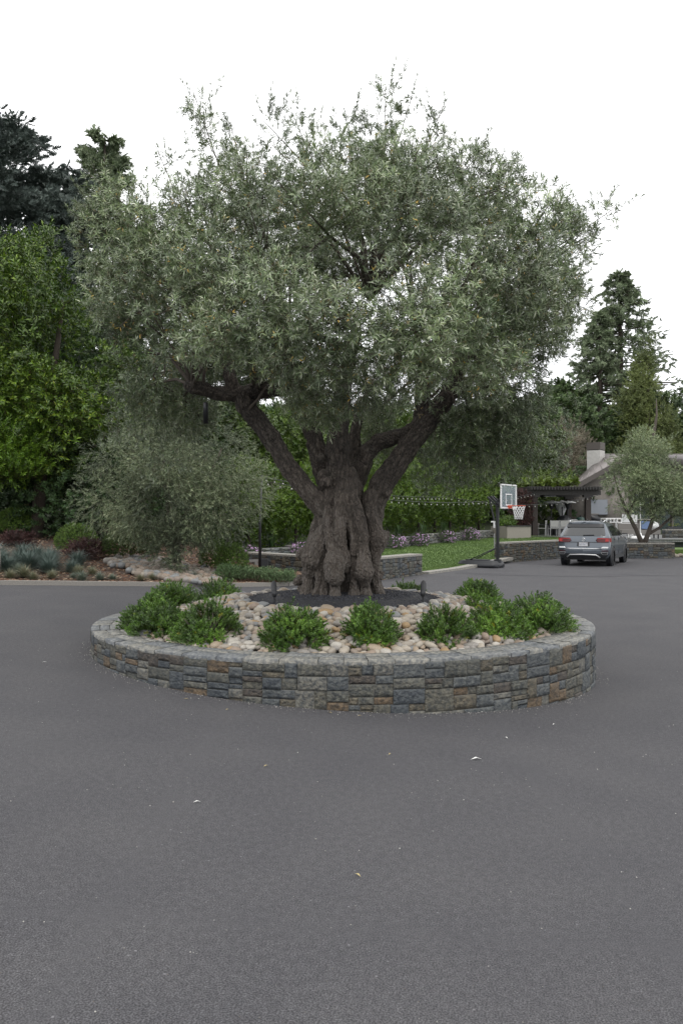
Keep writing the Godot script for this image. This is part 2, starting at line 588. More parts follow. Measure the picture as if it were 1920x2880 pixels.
# ---------------------------------------------------------------- stonework
var stone_meshes := []
func make_stone_meshes() -> void:      # a rough block of unit size whose +z face is hewn; 46 triangles
	for k in 5:
		var r := RandomNumberGenerator.new()
		r.seed = 900 + k
		var st := ST()
		var g := []
		for j in 4:
			var row := []
			for i in 4:
				var u := [-.5, -.42, .42, .5][i] as float
				var v := [-.5, -.40, .40, .5][j] as float
				var edge := i == 0 or i == 3 or j == 0 or j == 3
				var z := 0.5 - (0.02 if edge else 0.0) + r.randf_range(-.03, .03) * (0.3 if edge else 1.0)
				if not edge:
					u = r.randf_range(.12, .44) * signf(u)
					v = r.randf_range(.12, .42) * signf(v)
				else:
					u += r.randf_range(-.010, .006)
					v += r.randf_range(-.015, .010)
				row.append(Vector3(u, v, z))
			g.append(row)
		for j in 3:
			for i in 3:
				if r.randf() < .5: quad(st, g[j][i], g[j + 1][i], g[j + 1][i + 1], g[j][i + 1])
				else: quad(st, g[j][i + 1], g[j][i], g[j + 1][i], g[j + 1][i + 1])
		for i in 3:
			var b := Vector3(0, 0, -1)
			quad(st, g[0][i] + b, g[0][i], g[0][i + 1], g[0][i + 1] + b)
			quad(st, g[3][i], g[3][i] + b, g[3][i + 1] + b, g[3][i + 1])
			quad(st, g[i][0] + b, g[i + 1][0] + b, g[i + 1][0], g[i][0])
			quad(st, g[i][3], g[i + 1][3], g[i + 1][3] + b, g[i][3] + b)
		stone_meshes.append(done(st))

func ashlar(u0: float, u1: float, v0: float, v1: float, wmax: float, hmax: float, out: Array) -> void:   # random squared stones that fill a rectangle
	var w := u1 - u0
	var h := v1 - v0
	var tall := h > hmax * 0.9
	if w > wmax * rf(0.5, 1.15) and (w > 2.6 * h or not tall or rng.randf() < .55):
		var f := rf(.36, .64)
		ashlar(u0, u0 + w * f, v0, v1, wmax, hmax, out)
		ashlar(u0 + w * f, u1, v0, v1, wmax, hmax, out)
	elif h > hmax * rf(0.5, 1.2):
		var f := rf(.36, .64)
		ashlar(u0, u1, v0, v0 + h * f, wmax, hmax, out)
		ashlar(u0, u1, v0 + h * f, v1, wmax, hmax, out)
	else:
		out.append([u0, u1, v0, v1])

func straight_wall(called: String, label: String, pts: Array, top: float, base: float, thick: float, wmax: float, hmax: float, cap: bool, ends: Array) -> Node3D:
	# a wall along pts (x, d), stones on the side to the right of its run and on the ends asked for
	var t := thing(called, label, "wall")
	var core := ST()
	for i in pts.size() - 1:
		var a: Vector2 = pts[i]
		var b: Vector2 = pts[i + 1]
		var run := Vector3(b.x - a.x, 0, -(b.y - a.y))
		var L := run.length()
		run /= L
		var n := run.cross(Vector3.UP)             # towards the viewer when the run goes to the right
		var o := V(a.x, 0, a.y)
		box(core, o + run * (L / 2) - n * (thick / 2 + .03) + Vector3.UP * ((top + base) / 2 - .03), Vector3(thick - .06, top - base - .06, L - .06), Basis(n, Vector3.UP, run.cross(Vector3.UP).cross(Vector3.UP)))
		var cells := []
		ashlar(0, L, base, top - (.06 if cap else 0.0), wmax, hmax, cells)
		for c in cells:
			var s := Vector3(c[1] - c[0] - .010, c[3] - c[2] - .010, .14)
			var at: Vector3 = o + run * ((c[0] + c[1]) / 2) + Vector3.UP * ((c[2] + c[3]) / 2) + n * (-.07 + rf(-.012, .016))
			put("stone", stone_meshes[rng.randi() % 5], M["slate%d" % (rng.randi() % 10)], t, Transform3D(Basis(run, Vector3.UP, n) * Basis.from_scale(s), at))
		if cap:
			var u := 0.0
			while u < L - .05:
				var w := minf(rf(.4, .8), L - u)
				if L - u - w < .2: w = L - u
				put("cap_stone", boxm(Vector3.ZERO, Vector3(w - .008, .06, thick + .03)), M.paving, t, Transform3D(Basis(run, Vector3.UP, n), o + run * (u + w / 2) - n * (thick / 2 - .005) + Vector3.UP * (top - .03)))
				u += w
		for e in [0, 1]:
			if not ends[e] or (e == 0 and i > 0) or (e == 1 and i < pts.size() - 2): continue
			var en := run * (1.0 if e else -1.0)
			var er := n if e == 0 else -n
			var eo := o + run * (L if e else 0.0) - (n * thick if e == 0 else Vector3.ZERO)
			var ec := []
			ashlar(.0, thick, base, top - .06, wmax, hmax, ec)
			for c in ec:
				put("stone", stone_meshes[rng.randi() % 5], M["slate%d" % (rng.randi() % 10)], t, Transform3D(Basis(er, Vector3.UP, en) * Basis.from_scale(Vector3(c[1] - c[0] - .010, c[3] - c[2] - .010, .14)), eo + er * ((c[0] + c[1]) / 2) + Vector3.UP * ((c[2] + c[3]) / 2) + en * (-.055 + rf(-.01, .01))))
	put("mortar_core", core.commit(), M.mortar, t)
	return t

var pebble_meshes := []
func make_pebble_meshes() -> void:
	for k in 7:
		var r := RandomNumberGenerator.new()
		r.seed = 60 + k
		var ax := Vector3(1, r.randf_range(.55, .8), r.randf_range(.68, .95))
		var st := ST()
		var P := func(i: int, j: int) -> Vector3:
			var a := PI * i / 7.0
			var b := TAU * (j % 11) / 11.0
			var d := Vector3(sin(a) * cos(b), cos(a), sin(a) * sin(b))
			var q := Vector3(signf(d.x) * pow(absf(d.x), .88), signf(d.y) * pow(absf(d.y), .88), signf(d.z) * pow(absf(d.z), .88)) * ax
			return q * (1.0 + .14 * wob.get_noise_3d(d.x * 60.0 + k * 300.0, d.y * 60.0, d.z * 60.0))
		for i in 7:
			for j in 11:
				var a: Vector3 = P.call(i, j)
				var b: Vector3 = P.call(i + 1, j)
				var c: Vector3 = P.call(i + 1, j + 1)
				var d: Vector3 = P.call(i, j + 1)
				if i < 6: tri(st, a, c, b)
				if i > 0: tri(st, a, d, c)
		pebble_meshes.append(done(st, true))

# ---------------------------------------------------------------- an organic body from tapered bones
func body(bones: Array, cell: float, k: float, lo: Vector3, hi: Vector3, fissure: float) -> ArrayMesh:
	var nx := int((hi.x - lo.x) / cell) + 1
	var ny := int((hi.y - lo.y) / cell) + 1
	var nz := int((hi.z - lo.z) / cell) + 1
	var F := PackedFloat32Array()
	F.resize(nx * ny * nz)
	F.fill(0.5)
	var near := PackedInt32Array()
	near.resize(F.size())
	var dirs := PackedVector3Array()
	var sy := nx
	var sz := nx * ny
	for bo in bones:
		var a: Vector3 = bo[0]
		var b: Vector3 = bo[1]
		var ra: float = bo[2]
		var rb: float = bo[3]
		var m := k + 2.2 * cell
		var mn := a.min(b) - Vector3.ONE * (maxf(ra, rb) + m)
		var mx := a.max(b) + Vector3.ONE * (maxf(ra, rb) + m)
		var ab := b - a
		var inv := 1.0 / maxf(ab.length_squared(), 1e-6)
		var me := dirs.size()
		dirs.append(ab.normalized() if ab.length() > .08 else Vector3.UP)
		for z in range(maxi(0, int((mn.z - lo.z) / cell)), mini(nz, int((mx.z - lo.z) / cell) + 2)):
			for y in range(maxi(0, int((mn.y - lo.y) / cell)), mini(ny, int((mx.y - lo.y) / cell) + 2)):
				var row := z * sz + y * sy
				for x in range(maxi(0, int((mn.x - lo.x) / cell)), mini(nx, int((mx.x - lo.x) / cell) + 2)):
					var p := lo + Vector3(x, y, z) * cell
					var t := clampf((p - a).dot(ab) * inv, 0.0, 1.0)
					var d := p.distance_to(a + ab * t) - lerpf(ra, rb, t)
					var f := F[row + x]
					if d < f: near[row + x] = me
					var h := maxf(k - absf(d - f), 0.0)
					F[row + x] = minf(d, f) - h * h / (4.0 * k)
	var nzs := FastNoiseLite.new()
	nzs.seed = 5
	nzs.noise_type = FastNoiseLite.TYPE_SIMPLEX
	nzs.fractal_octaves = 4
	nzs.frequency = 0.06
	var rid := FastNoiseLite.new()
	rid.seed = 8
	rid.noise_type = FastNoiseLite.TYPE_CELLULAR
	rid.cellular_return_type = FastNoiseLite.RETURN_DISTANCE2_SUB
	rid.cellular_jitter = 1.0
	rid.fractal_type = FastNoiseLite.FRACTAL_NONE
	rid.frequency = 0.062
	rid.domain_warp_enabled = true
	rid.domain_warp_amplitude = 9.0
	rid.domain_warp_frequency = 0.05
	for z in nz:
		for y in ny:
			var row := z * sz + y * sy
			for x in nx:
				if absf(F[row + x]) < 0.11:
					var p := lo + Vector3(x, y, z) * cell
					var ax := dirs[near[row + x]]
					var q := p * 330.0 - ax * (p.dot(ax) * 235.0)
					F[row + x] += fissure * (0.55 * nzs.get_noise_3d(p.x * 130.0, p.y * 60.0, p.z * 130.0) + 0.6 * nzs.get_noise_3d(p.x * 40.0 + 90.0, p.y * 40.0, p.z * 40.0)) + fissure * 0.75 * (0.45 - clampf((rid.get_noise_3d(q.x, q.y, q.z) + 1.0) * 1.8, 0.0, 1.0))
	var id := {}
	var verts := PackedVector3Array()
	var norms := PackedVector3Array()
	var cols := PackedColorArray()
	var idx := PackedInt32Array()
	var offs := [0, 1, sy, sy + 1, sz, sz + 1, sz + sy, sz + sy + 1]
	for z in nz - 1:
		for y in ny - 1:
			for x in nx - 1:
				var at := z * sz + y * sy + x
				var f0 := F[at]
				if absf(f0) > 3.0 * cell: continue
				var neg := 0
				for o in offs:
					if F[at + o] < 0.0: neg += 1
				if neg == 0 or neg == 8: continue
				var f1 := F[at + 1]; var f2 := F[at + sy]; var f3 := F[at + sy + 1]; var f4 := F[at + sz]; var f5 := F[at + sz + 1]; var f6 := F[at + sz + sy]; var f7 := F[at + sz + sy + 1]
				var sum := Vector3.ZERO
				var n := 0
				if (f0 < 0) != (f1 < 0): sum += Vector3(f0 / (f0 - f1), 0, 0); n += 1
				if (f2 < 0) != (f3 < 0): sum += Vector3(f2 / (f2 - f3), 1, 0); n += 1
				if (f4 < 0) != (f5 < 0): sum += Vector3(f4 / (f4 - f5), 0, 1); n += 1
				if (f6 < 0) != (f7 < 0): sum += Vector3(f6 / (f6 - f7), 1, 1); n += 1
				if (f0 < 0) != (f2 < 0): sum += Vector3(0, f0 / (f0 - f2), 0); n += 1
				if (f1 < 0) != (f3 < 0): sum += Vector3(1, f1 / (f1 - f3), 0); n += 1
				if (f4 < 0) != (f6 < 0): sum += Vector3(0, f4 / (f4 - f6), 1); n += 1
				if (f5 < 0) != (f7 < 0): sum += Vector3(1, f5 / (f5 - f7), 1); n += 1
				if (f0 < 0) != (f4 < 0): sum += Vector3(0, 0, f0 / (f0 - f4)); n += 1
				if (f1 < 0) != (f5 < 0): sum += Vector3(1, 0, f1 / (f1 - f5)); n += 1
				if (f2 < 0) != (f6 < 0): sum += Vector3(0, 1, f2 / (f2 - f6)); n += 1
				if (f3 < 0) != (f7 < 0): sum += Vector3(1, 1, f3 / (f3 - f7)); n += 1
				id[at] = verts.size()
				var p := lo + (Vector3(x, y, z) + sum / n) * cell
				verts.append(p)
				norms.append(Vector3(f1 + f3 + f5 + f7 - f0 - f2 - f4 - f6, f2 + f3 + f6 + f7 - f0 - f1 - f4 - f5, f4 + f5 + f6 + f7 - f0 - f1 - f2 - f3).normalized())
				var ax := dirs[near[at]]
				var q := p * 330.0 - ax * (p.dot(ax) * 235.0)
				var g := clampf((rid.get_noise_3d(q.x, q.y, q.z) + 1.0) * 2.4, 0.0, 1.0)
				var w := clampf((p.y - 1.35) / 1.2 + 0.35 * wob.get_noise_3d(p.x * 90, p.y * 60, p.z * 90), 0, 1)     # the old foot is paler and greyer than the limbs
				cols.append(Color(1.15, 1.10, 1.05).lerp(Color(.60, .57, .54), w) * lerpf(lerpf(.55, .34, w), 1.16, g) * Color(1, 1, 1).lerp(Color(1.30, 1.36, 1.36), clampf(2.4 * wob.get_noise_3d(p.x * 210 + 50, p.y * 130, p.z * 210) - .2, 0, 1)) * lerpf(.8, 1.1, clampf(.5 + 1.5 * wob.get_noise_3d(p.x * 120, p.y * 70 + 400, p.z * 120), 0, 1)))  # cracks darkened in the vertex colour, standing in for shade inside them
	for at in id:
		var v: int = id[at]
		# an edge along x, y, z from this corner: the four cells round it
		for e in [[1, sy, sz], [sy, sz, 1], [sz, 1, sy]]:
			var inside: bool = F[at] < 0
			if inside == (F[at + e[0]] < 0): continue
			if not (id.has(at - e[1]) and id.has(at - e[2]) and id.has(at - e[1] - e[2])): continue
			var q := [v, id[at - e[1]], id[at - e[1] - e[2]], id[at - e[2]]]
			if inside: idx.append_array(PackedInt32Array([q[0], q[2], q[1], q[0], q[3], q[2]]))
			else: idx.append_array(PackedInt32Array([q[0], q[1], q[2], q[0], q[2], q[3]]))
	var arr := []
	arr.resize(Mesh.ARRAY_MAX)
	arr[Mesh.ARRAY_VERTEX] = verts
	arr[Mesh.ARRAY_NORMAL] = norms
	arr[Mesh.ARRAY_COLOR] = cols
	arr[Mesh.ARRAY_INDEX] = idx
	var out := ArrayMesh.new()
	out.add_surface_from_arrays(Mesh.PRIMITIVE_TRIANGLES, arr)
	return out

func chain(bones: Array, pts: Array) -> void:     # pts of [x, y, d, r]
	for i in pts.size() - 1:
		var a: Array = pts[i]
		var b: Array = pts[i + 1]
		bones.append([V(a[0], a[1], a[2]), V(b[0], b[1], b[2]), a[3], b[3]])

# ---------------------------------------------------------------- the setting
func sheet(called: String, f: Callable, nu: int, nv: int, m: Material, uv := 1.0) -> void:    # f(u, v) in 0..1 gives a point
	var st := ST()
	for j in nv + 1:
		for i in nu + 1:
			var p: Vector3 = f.call(float(i) / nu, float(j) / nv)
			st.set_uv(Vector2(p.x, p.z) * uv)
			st.set_uv2(Vector2(p.x, p.z) * uv)
			st.add_vertex(p)
	for j in nv:
		for i in nu:
			var a := j * (nu + 1) + i
			var b := a + nu + 1
			var A: Vector3 = f.call(float(i) / nu, float(j) / nv)
			var B: Vector3 = f.call(float(i + 1) / nu, float(j) / nv)
			var C: Vector3 = f.call(float(i) / nu, float(j + 1) / nv)
			var order := [a, b, a + 1, a + 1, b, b + 1] if (B - A).cross(C - A).y > 0 else [a, a + 1, b, a + 1, b + 1, b]
			for q in order: st.add_index(q)
	st.generate_normals()
	var o := put(called, st.commit(), m, self)
	o.set_meta("kind", "structure")

func along(pts: Array, t: float) -> Vector2:
	var f := t * (pts.size() - 1)
	var i := mini(int(f), pts.size() - 2)
	return (pts[i] as Vector2).lerp(pts[i + 1], f - i)

const KERB := [Vector2(-16, 11.2), Vector2(-12, 13.3), Vector2(-9, 15.0), Vector2(-6.9, 16.1), Vector2(-4.8, 17.3), Vector2(-2.6, 18.5), Vector2(-1.35, 19.6), Vector2(-0.85, 21.2), Vector2(-0.7, 23.4)]
const BEDBACK := [Vector2(-45, 25), Vector2(-32, 32), Vector2(-24, 34), Vector2(-18, 35), Vector2(-13, 35), Vector2(-9, 33), Vector2(-6, 30), Vector2(-4.2, 27.2), Vector2(-3.2, 26.0)]
const LAWNFRONT := [Vector2(-3.3, 26.1), Vector2(-1.1, 23.9), Vector2(1.0, 22.6), Vector2(2.45, 24.9), Vector2(4.2, 27.7), Vector2(6.45, 31.3), Vector2(8.0, 33.2), Vector2(9.7, 35.0), Vector2(11.5, 37.0)]
const LAWNBACK := [Vector2(-3.6, 29), Vector2(-2.0, 31.1), Vector2(0.0, 33.7), Vector2(2.0, 36.3), Vector2(4.3, 39.4), Vector2(6.5, 42.4), Vector2(8.6, 45), Vector2(11.0, 47), Vector2(13.5, 46)]

func setting() -> void:
	sheet("ground", func(u, v): return Vector3((u - .5) * 900.0, -0.6, 60.0 - v * 900.0), 24, 24, M.wild_ground)
	sheet("asphalt_drive", func(u, v):
		var x := lerpf(-16.0, 26.0, u)
		var d := lerpf(-5.0, 40.0, v)
		return V(x, gy(x, d), d), 84, 90, M.asphalt)
	sheet("planting_bed", func(u, v):
		var a := along(KERB, u)
		var b := along(BEDBACK, u)
		var p := a.lerp(b, v * v)
		return V(p.x, bedh(p.x, p.y), p.y), 80, 26, M.bark_mulch)
	sheet("lawn_ground", func(u, v):
		var p := along(LAWNFRONT, u).lerp(along(LAWNBACK, u), v)
		return V(p.x, lawnh(p.x, p.y), p.y), 64, 24, M.lawn)
	# wooded slope behind the hedge
	sheet("hillside", func(u, v):
		var a := lerpf(-1.15, 1.15, u)
		var d := lerpf(49.0, 260.0, v * v)
		return V(a * d, lerpf(0.3, 1.0, v) + 17.0 * smoothstep(0.0, 1.0, v) * (1.0 + 0.5 * sin(u * 5.0)), d), 40, 16, M.wild_ground)
	# kerbs
	var k := thing("kerb", "low pale concrete kerb between the drive and the bark bed", "kerb")
	for i in KERB.size() - 2:
		var a: Vector2 = KERB[i]
		var b: Vector2 = KERB[i + 1]
		put("kerb_stone", barm(V(a.x, gy(a.x, a.y) + .02, a.y), V(b.x, gy(b.x, b.y) + .02, b.y), .14, .14), M.kerb_stone, k)
	var l := thing("lawn_edging", "pale stone edging strip along the front of the lawn", "edging")
	for i in range(3, 5):
		var a: Vector2 = LAWNFRONT[i]
		var b: Vector2 = LAWNFRONT[i + 1]
		for j in 6:
			var p := a.lerp(b, j / 6.0)
			var q := a.lerp(b, (j + .97) / 6.0)
			put("edging_stone", barm(V(p.x + .1, lawnh(p.x, p.y) - .01, p.y - .1), V(q.x + .1, lawnh(q.x, q.y) - .01, q.y - .1), .36, .10), M.paving, l)
	# the older surfacing by the lawn and the joint where the new one ends
	sheet("asphalt_patch", func(u, v):
		var p := Vector2(6.6, 30.9).lerp(Vector2(8.6, 28.7), u).lerp(Vector2(8.4, 33.0).lerp(Vector2(9.9, 31.0), u), v)
		return V(p.x, gy(p.x, p.y) + .004, p.y), 8, 8, M.patch)
	sheet("surfacing_joint", func(u, v):
		var x := lerpf(3.6, 10.5, u)
		var d: float = 24.6 + .5 * sin(x * .7) + .1 * sin(x * 2.3) - (x - 3.6) * .12 + v * (.5 + .3 * sin(x * 1.7))
		return V(x, gy(x, d) + .004, d), 60, 3, M.patch)
	# blades over the lawn
	var out := []
	var tint := []
	for i in 34000:
		var u := rng.randf()
		var v := pow(rng.randf(), 1.5)
		var p := along(LAWNFRONT, u).lerp(along(LAWNBACK, u), v)
		out.append(grow(V(p.x, lawnh(p.x, p.y), p.y), Vector3(rf(-.2, .2), 1, rf(-.2, .2)), rf(.7, 1.3)))
		var c := clampf(.5 + wob.get_noise_2d(p.x * 25.0, p.y * 25.0) + rf(-.2, .2), 0, 1)
		tint.append(Color(.95, 1.0, .9).lerp(Color(1.16, 1.16, 1.0), c))
	var g := scatter("grass", tuft(12, .045, .035, .003, [Color(.095, .165, .035), Color(.11, .175, .045), Color(.082, .145, .03)], 5), M.matt_leaf, out, tint, self)
	tag(g, "short mown grass of the lawn behind the low stone wall", "grass")

# ---------------------------------------------------------------- the planter
const PC := Vector2(0.02, 10.33)
const PR := 3.11

func ring(a: float, r: float, y: float) -> Vector3:   # a = 0 faces the viewer, grows to the right
	return V(PC.x + sin(a) * r, y, PC.y - cos(a) * r)

func mound(r: float) -> float:
	return 0.40 + 0.29 * clampf((2.72 - r) / 1.45, 0, 1)

func planter() -> void:
	var t := thing("planter_wall", "round low planter wall of squared blue-grey and brown stone round the olive tree", "planter", V(PC.x, 0, PC.y))
	var inv := Transform3D(Basis(), -t.position)
	var cells := []
	for k in 13:
		var u0 := TAU * PR * k / 13.0
		ashlar(u0, u0 + TAU * PR / 13.0, -.24, rf(.425, .43), .36, .185, cells)
	var back := ST()
	for c in cells:
		var a: float = (c[0] + c[1]) / 2 / PR - PI
		var out := Vector3(sin(a), 0, cos(a))
		var p := ring(a, PR - .063 + rf(-.006, .008), (c[2] + c[3]) / 2)
		if c[3] < gy(p.x, -p.z) - .01: continue
		var xf := Transform3D(Basis(Vector3(cos(a), 0, -sin(a)), Vector3.UP, out) * Basis.from_scale(Vector3(c[1] - c[0] - .004, c[3] - c[2] - .004, .13)), p)
		var sm: ArrayMesh = stone_meshes[rng.randi() % 5]
		if absf(a) < 1.62: put("stone", sm, M["slate%d" % (rng.randi() % 10)], t, inv * xf)
		else: back.append_from(sm, 0, inv * xf)
	put("far_stones", back.commit(), M.slate0, t).set_meta("kind", "stuff")
	var mo := ST()
	lathe(mo, [Vector2(PR - .007, -.3), Vector2(PR - .007, .425), Vector2(2.74, .425)], 96)
	lathe(mo, [Vector2(2.735, .40), Vector2(2.735, -.3)], 96)
	put("mortar", done(mo, false), M.mortar, t)
	# flat stones along the top
	var caps := []
	for k in 16:
		var u0 := TAU * PR * k / 16.0
		ashlar(u0, u0 + TAU * PR / 16.0, 0, .395, .62, .30, caps)
	var capback := ST()
	for c in caps:
		var a0: float = c[0] / PR - PI
		var a1: float = c[1] / PR - PI
		var r0: float = PR + .004 - .395 + c[2]
		var r1: float = PR + .004 - .395 + c[3]
		var st := ST()
		var am := (a0 + a1) / 2
		var e := .0025
		var y1 := .452 + rf(-.002, .004)
		var prev := []
		for i in 4:
			var a := lerpf(a0 + e / PR, a1 - e / PR, i / 3.0)
			var j := rf(-.0025, .0025)
			var sec := [ring(a, r0 + e, .41), ring(a, r0 + e, y1 - .008), ring(a, r0 + e + .006, y1 + j), ring(a, r1 - e - .008, y1 - j), ring(a, r1 - e, y1 - .01), ring(a, r1 - e + rf(-.004, .006), .41)]
			for q in 6: sec[q] -= t.position
			if i > 0:
				for q in 5: quad(st, prev[q], prev[q + 1], sec[q + 1], sec[q])
			if i == 0:
				for q in range(1, 5): tri(st, sec[0], sec[q], sec[q + 1])
			if i == 3:
				for q in range(1, 5): tri(st, sec[0], sec[q + 1], sec[q])
			prev = sec
		var cm := done(st)
		if absf(am) < 2.2: put("cap_stone", cm, M["cap%d" % (rng.randi() % 5)], t)
		else: capback.append_from(cm, 0, Transform3D())
	put("far_cap_stones", capback.commit(), M.cap0, t).set_meta("kind", "stuff")
	# earth inside, then the dark lava mulch round the foot of the tree
	var so := ST()
	var prof := []
	for i in 14:
		var r := 2.735 - i * .2
		prof.append(Vector2(maxf(r, .02), mound(r) - .05))
	lathe(so, prof, 64, V(PC.x, 0, PC.y))
	put("planter_soil", done(so, true), M.soil, self).set_meta("kind", "structure")
	var lv := ST()
	lathe(lv, [Vector2(1.36, .64), Vector2(1.28, .70), Vector2(.95, .755), Vector2(.5, .785), Vector2(.02, .79)], 48, V(PC.x, 0, PC.y))
	put("lava_bed", done(lv, true), M.lava, self).set_meta("kind", "structure")
	var out := []
	var tint := []
	for i in 19000:
		var r := 1.33 * sqrt(rng.randf())
		var a := rf(0, TAU)
		var y := .705 + .08 * smoothstep(1.3, .5, r) - .05 * smoothstep(1.26, 1.34, r)
		out.append(Transform3D(Basis(rdir(), rf(0, TAU)).scaled(Vector3.ONE * rf(.008, .017)), ring(a, r, y + rf(0, .012))))
		var g := rf(.6, 1.5)
		tint.append(Color(.034 * g, .035 * g, .041 * g))
	var ls := ST()
	ball(ls, Vector3.ZERO, Vector3(1, .7, .85), 5)
	var lo := scatter("lava_gravel", done(ls), M.loose, out, tint, self)
	tag(lo, "dark grey lava gravel round the foot of the old olive tree", "gravel")
	river_stones()

const PEB_NAMES := ["cream", "tan", "pinkish tan", "warm grey", "blue-grey", "off-white", "ochre", "sandy", "brown"]

func river_stones() -> void:
	var list := []
	var rr := 2.66
	while rr > 1.27:
		var step := rf(.088, .104)
		var n := int(TAU * rr / step)
		var ph := rf(0, 1)
		for i in n:
			var a := TAU * (i + ph + rf(-.22, .22)) / n
			var r := rr + rf(-.035, .035)
			var s := rf(.038, .062) * (1.38 if rng.randf() < .2 else 1.0)
			list.append([ring(a, r, mound(r) + s * rf(.05, .35)), s])
		rr -= rf(.070, .085)
	for i in 380:      # a second layer of loose ones
		var a := rf(-PI, PI)
		var r := rf(1.36, 2.58)
		var s := rf(.036, .062)
		list.append([ring(a, r, mound(r) + s * .9), s])
	var eye := V(0, 1.745, 0)
	list.sort_custom(func(a, b): return a[1] / (a[0] as Vector3).distance_to(eye) > b[1] / (b[0] as Vector3).distance_to(eye))
	var rest := []
	var tint := []
	for i in list.size():
		var p: Vector3 = list[i][0]
		var s: float = list[i][1]
		var b := Basis(Vector3.UP, rf(0, TAU)) * Basis(Vector3(rf(-1, 1), 0, rf(-1, 1)).normalized(), rf(0, .5)) * Basis.from_scale(Vector3(s * rf(1.0, 1.25), s * rf(.85, 1.1), s))
		var c: int = [0, 0, 0, 1, 1, 2, 2, 3, 3, 3, 4, 4, 5, 5, 5, 7, 7, 6, 8, 0][rng.randi() % 20]
		if i < 300:
			var o := put("river_stone", pebble_meshes[rng.randi() % 7], M["pebble%d" % c], self, Transform3D(b, p))
			tag(o, "rounded %s river stone lying in the round planter" % PEB_NAMES[c], "stone", "river stones in the planter")
		else:
			rest.append(Transform3D(b, p))
			tint.append((M["pebble%d" % c] as StandardMaterial3D).albedo_color.srgb_to_linear())
	var holder := thing("river_stones", "smaller and farther river stones covering the planter mound", "stones", Vector3.ZERO, 0.0, "river stones in the planter")
	holder.set_meta("kind", "stuff")
	crown("stones", holder, pebble_meshes, M.pebble_mix, rest, tint)
const CROWN := [[-1.02, 3.79, 8.3, 0.43], [-0.37, 3.45, 8.0, 0.42], [0.20, 3.43, 7.9, 0.39], [0.73, 3.63, 8.0, 0.42], [1.25, 3.97, 8.3, 0.43], [-0.65, 4.03, 8.2, 0.40], [0.51, 4.06, 8.0, 0.39], [-0.06, 3.66, 7.7, 0.32], [1.58, 3.48, 8.6, 0.40], [-1.41, 3.74, 8.8, 0.36], [0.17, 3.17, 8.4, 0.28], [-0.39, 3.20, 8.6, 0.26], [0.71, 3.29, 8.3, 0.27], [-0.86, 3.56, 8.5, 0.26], [-0.31, 3.15, 9.0, 0.27], [0.08, 3.18, 9.2, 0.25], [0.85, 3.21, 9.4, 0.26], [-0.59, 5.33, 11.5, 0.35], [-0.10, 4.32, 9.6, 0.18], [-0.89, 4.78, 8.8, 0.48], [-0.31, 5.10, 8.9, 0.49], [-1.07, 4.36, 8.7, 0.38], [0.80, 4.97, 8.8, 0.48], [1.31, 4.74, 8.7, 0.48], [1.78, 4.42, 8.9, 0.46], [0.28, 5.37, 9.2, 0.45], [-1.50, 4.65, 9.0, 0.49], [-0.70, 5.73, 9.6, 0.50], [1.55, 5.68, 9.6, 0.50], [0.77, 5.88, 9.7, 0.48], [-1.26, 6.08, 10.3, 0.53], [-1.72, 5.57, 10.0, 0.49], [-0.14, 6.19, 10.3, 0.51], [0.55, 6.35, 10.4, 0.51], [1.23, 6.29, 10.4, 0.45], [2.06, 6.03, 10.6, 0.43], [-2.48, 5.52, 10.0, 0.50], [-2.84, 5.29, 10.3, 0.53], [-2.70, 4.59, 10.2, 0.53], [-2.10, 4.60, 9.5, 0.52], [-2.17, 4.08, 9.6, 0.47], [-2.58, 3.98, 10.5, 0.46], [-3.06, 5.69, 10.3, 0.28], [-2.56, 3.52, 10.8, 0.41], [-1.78, 4.21, 9.2, 0.40], [-2.89, 4.32, 10.6, 0.29], [2.38, 5.41, 10.0, 0.52], [2.50, 4.80, 9.8, 0.51], [2.12, 4.13, 9.3, 0.48], [2.82, 4.50, 10.3, 0.34], [2.25, 3.77, 10.0, 0.41], [2.15, 3.38, 10.3, 0.45], [2.93, 5.33, 10.4, 0.37], [1.89, 3.08, 10.6, 0.46], [2.34, 2.96, 10.8, 0.34], [1.87, 2.68, 11.0, 0.30], [1.38, 2.91, 11.2, 0.31], [2.68, 4.08, 10.4, 0.23], [1.78, 3.95, 9.4, 0.41], [-1.91, 5.71, 12.3, 0.87], [-0.92, 6.36, 12.6, 0.90], [1.21, 6.36, 12.6, 0.90], [2.13, 5.71, 12.3, 0.87], [-1.26, 4.68, 12.5, 0.75], [1.49, 4.71, 12.6, 0.76], [0.11, 6.99, 12.8, 0.70], [-2.25, 4.50, 12.3, 0.67], [2.44, 4.61, 12.2, 0.67], [-0.57, 4.05, 12.4, 0.54], [0.65, 3.85, 12.4, 0.54], [-1.70, 3.87, 11.8, 0.52], [-2.48, 3.62, 11.8, 0.52], [1.75, 3.65, 12.0, 0.52], [-3.03, 5.41, 12.2, 0.67], [-1.99, 3.90, 11.6, 0.44], [-1.40, 3.84, 12.0, 0.46], [0.63, 3.15, 10.9, 0.24], [0.52, 3.11, 9.4, 0.23], [-0.20, 3.04, 9.3, 0.21], [-2.17, 3.28, 11.2, 0.37], [1.60, 3.86, 11.4, 0.44], [-0.29, 5.08, 10.9, 0.35], [0.04, 5.45, 11.3, 0.30], [-0.53, 5.74, 11.6, 0.38], [0.47, 5.11, 11.2, 0.28], [0.47, 2.85, 11.2, 0.24], [2.97, 5.28, 12.2, 0.60]]
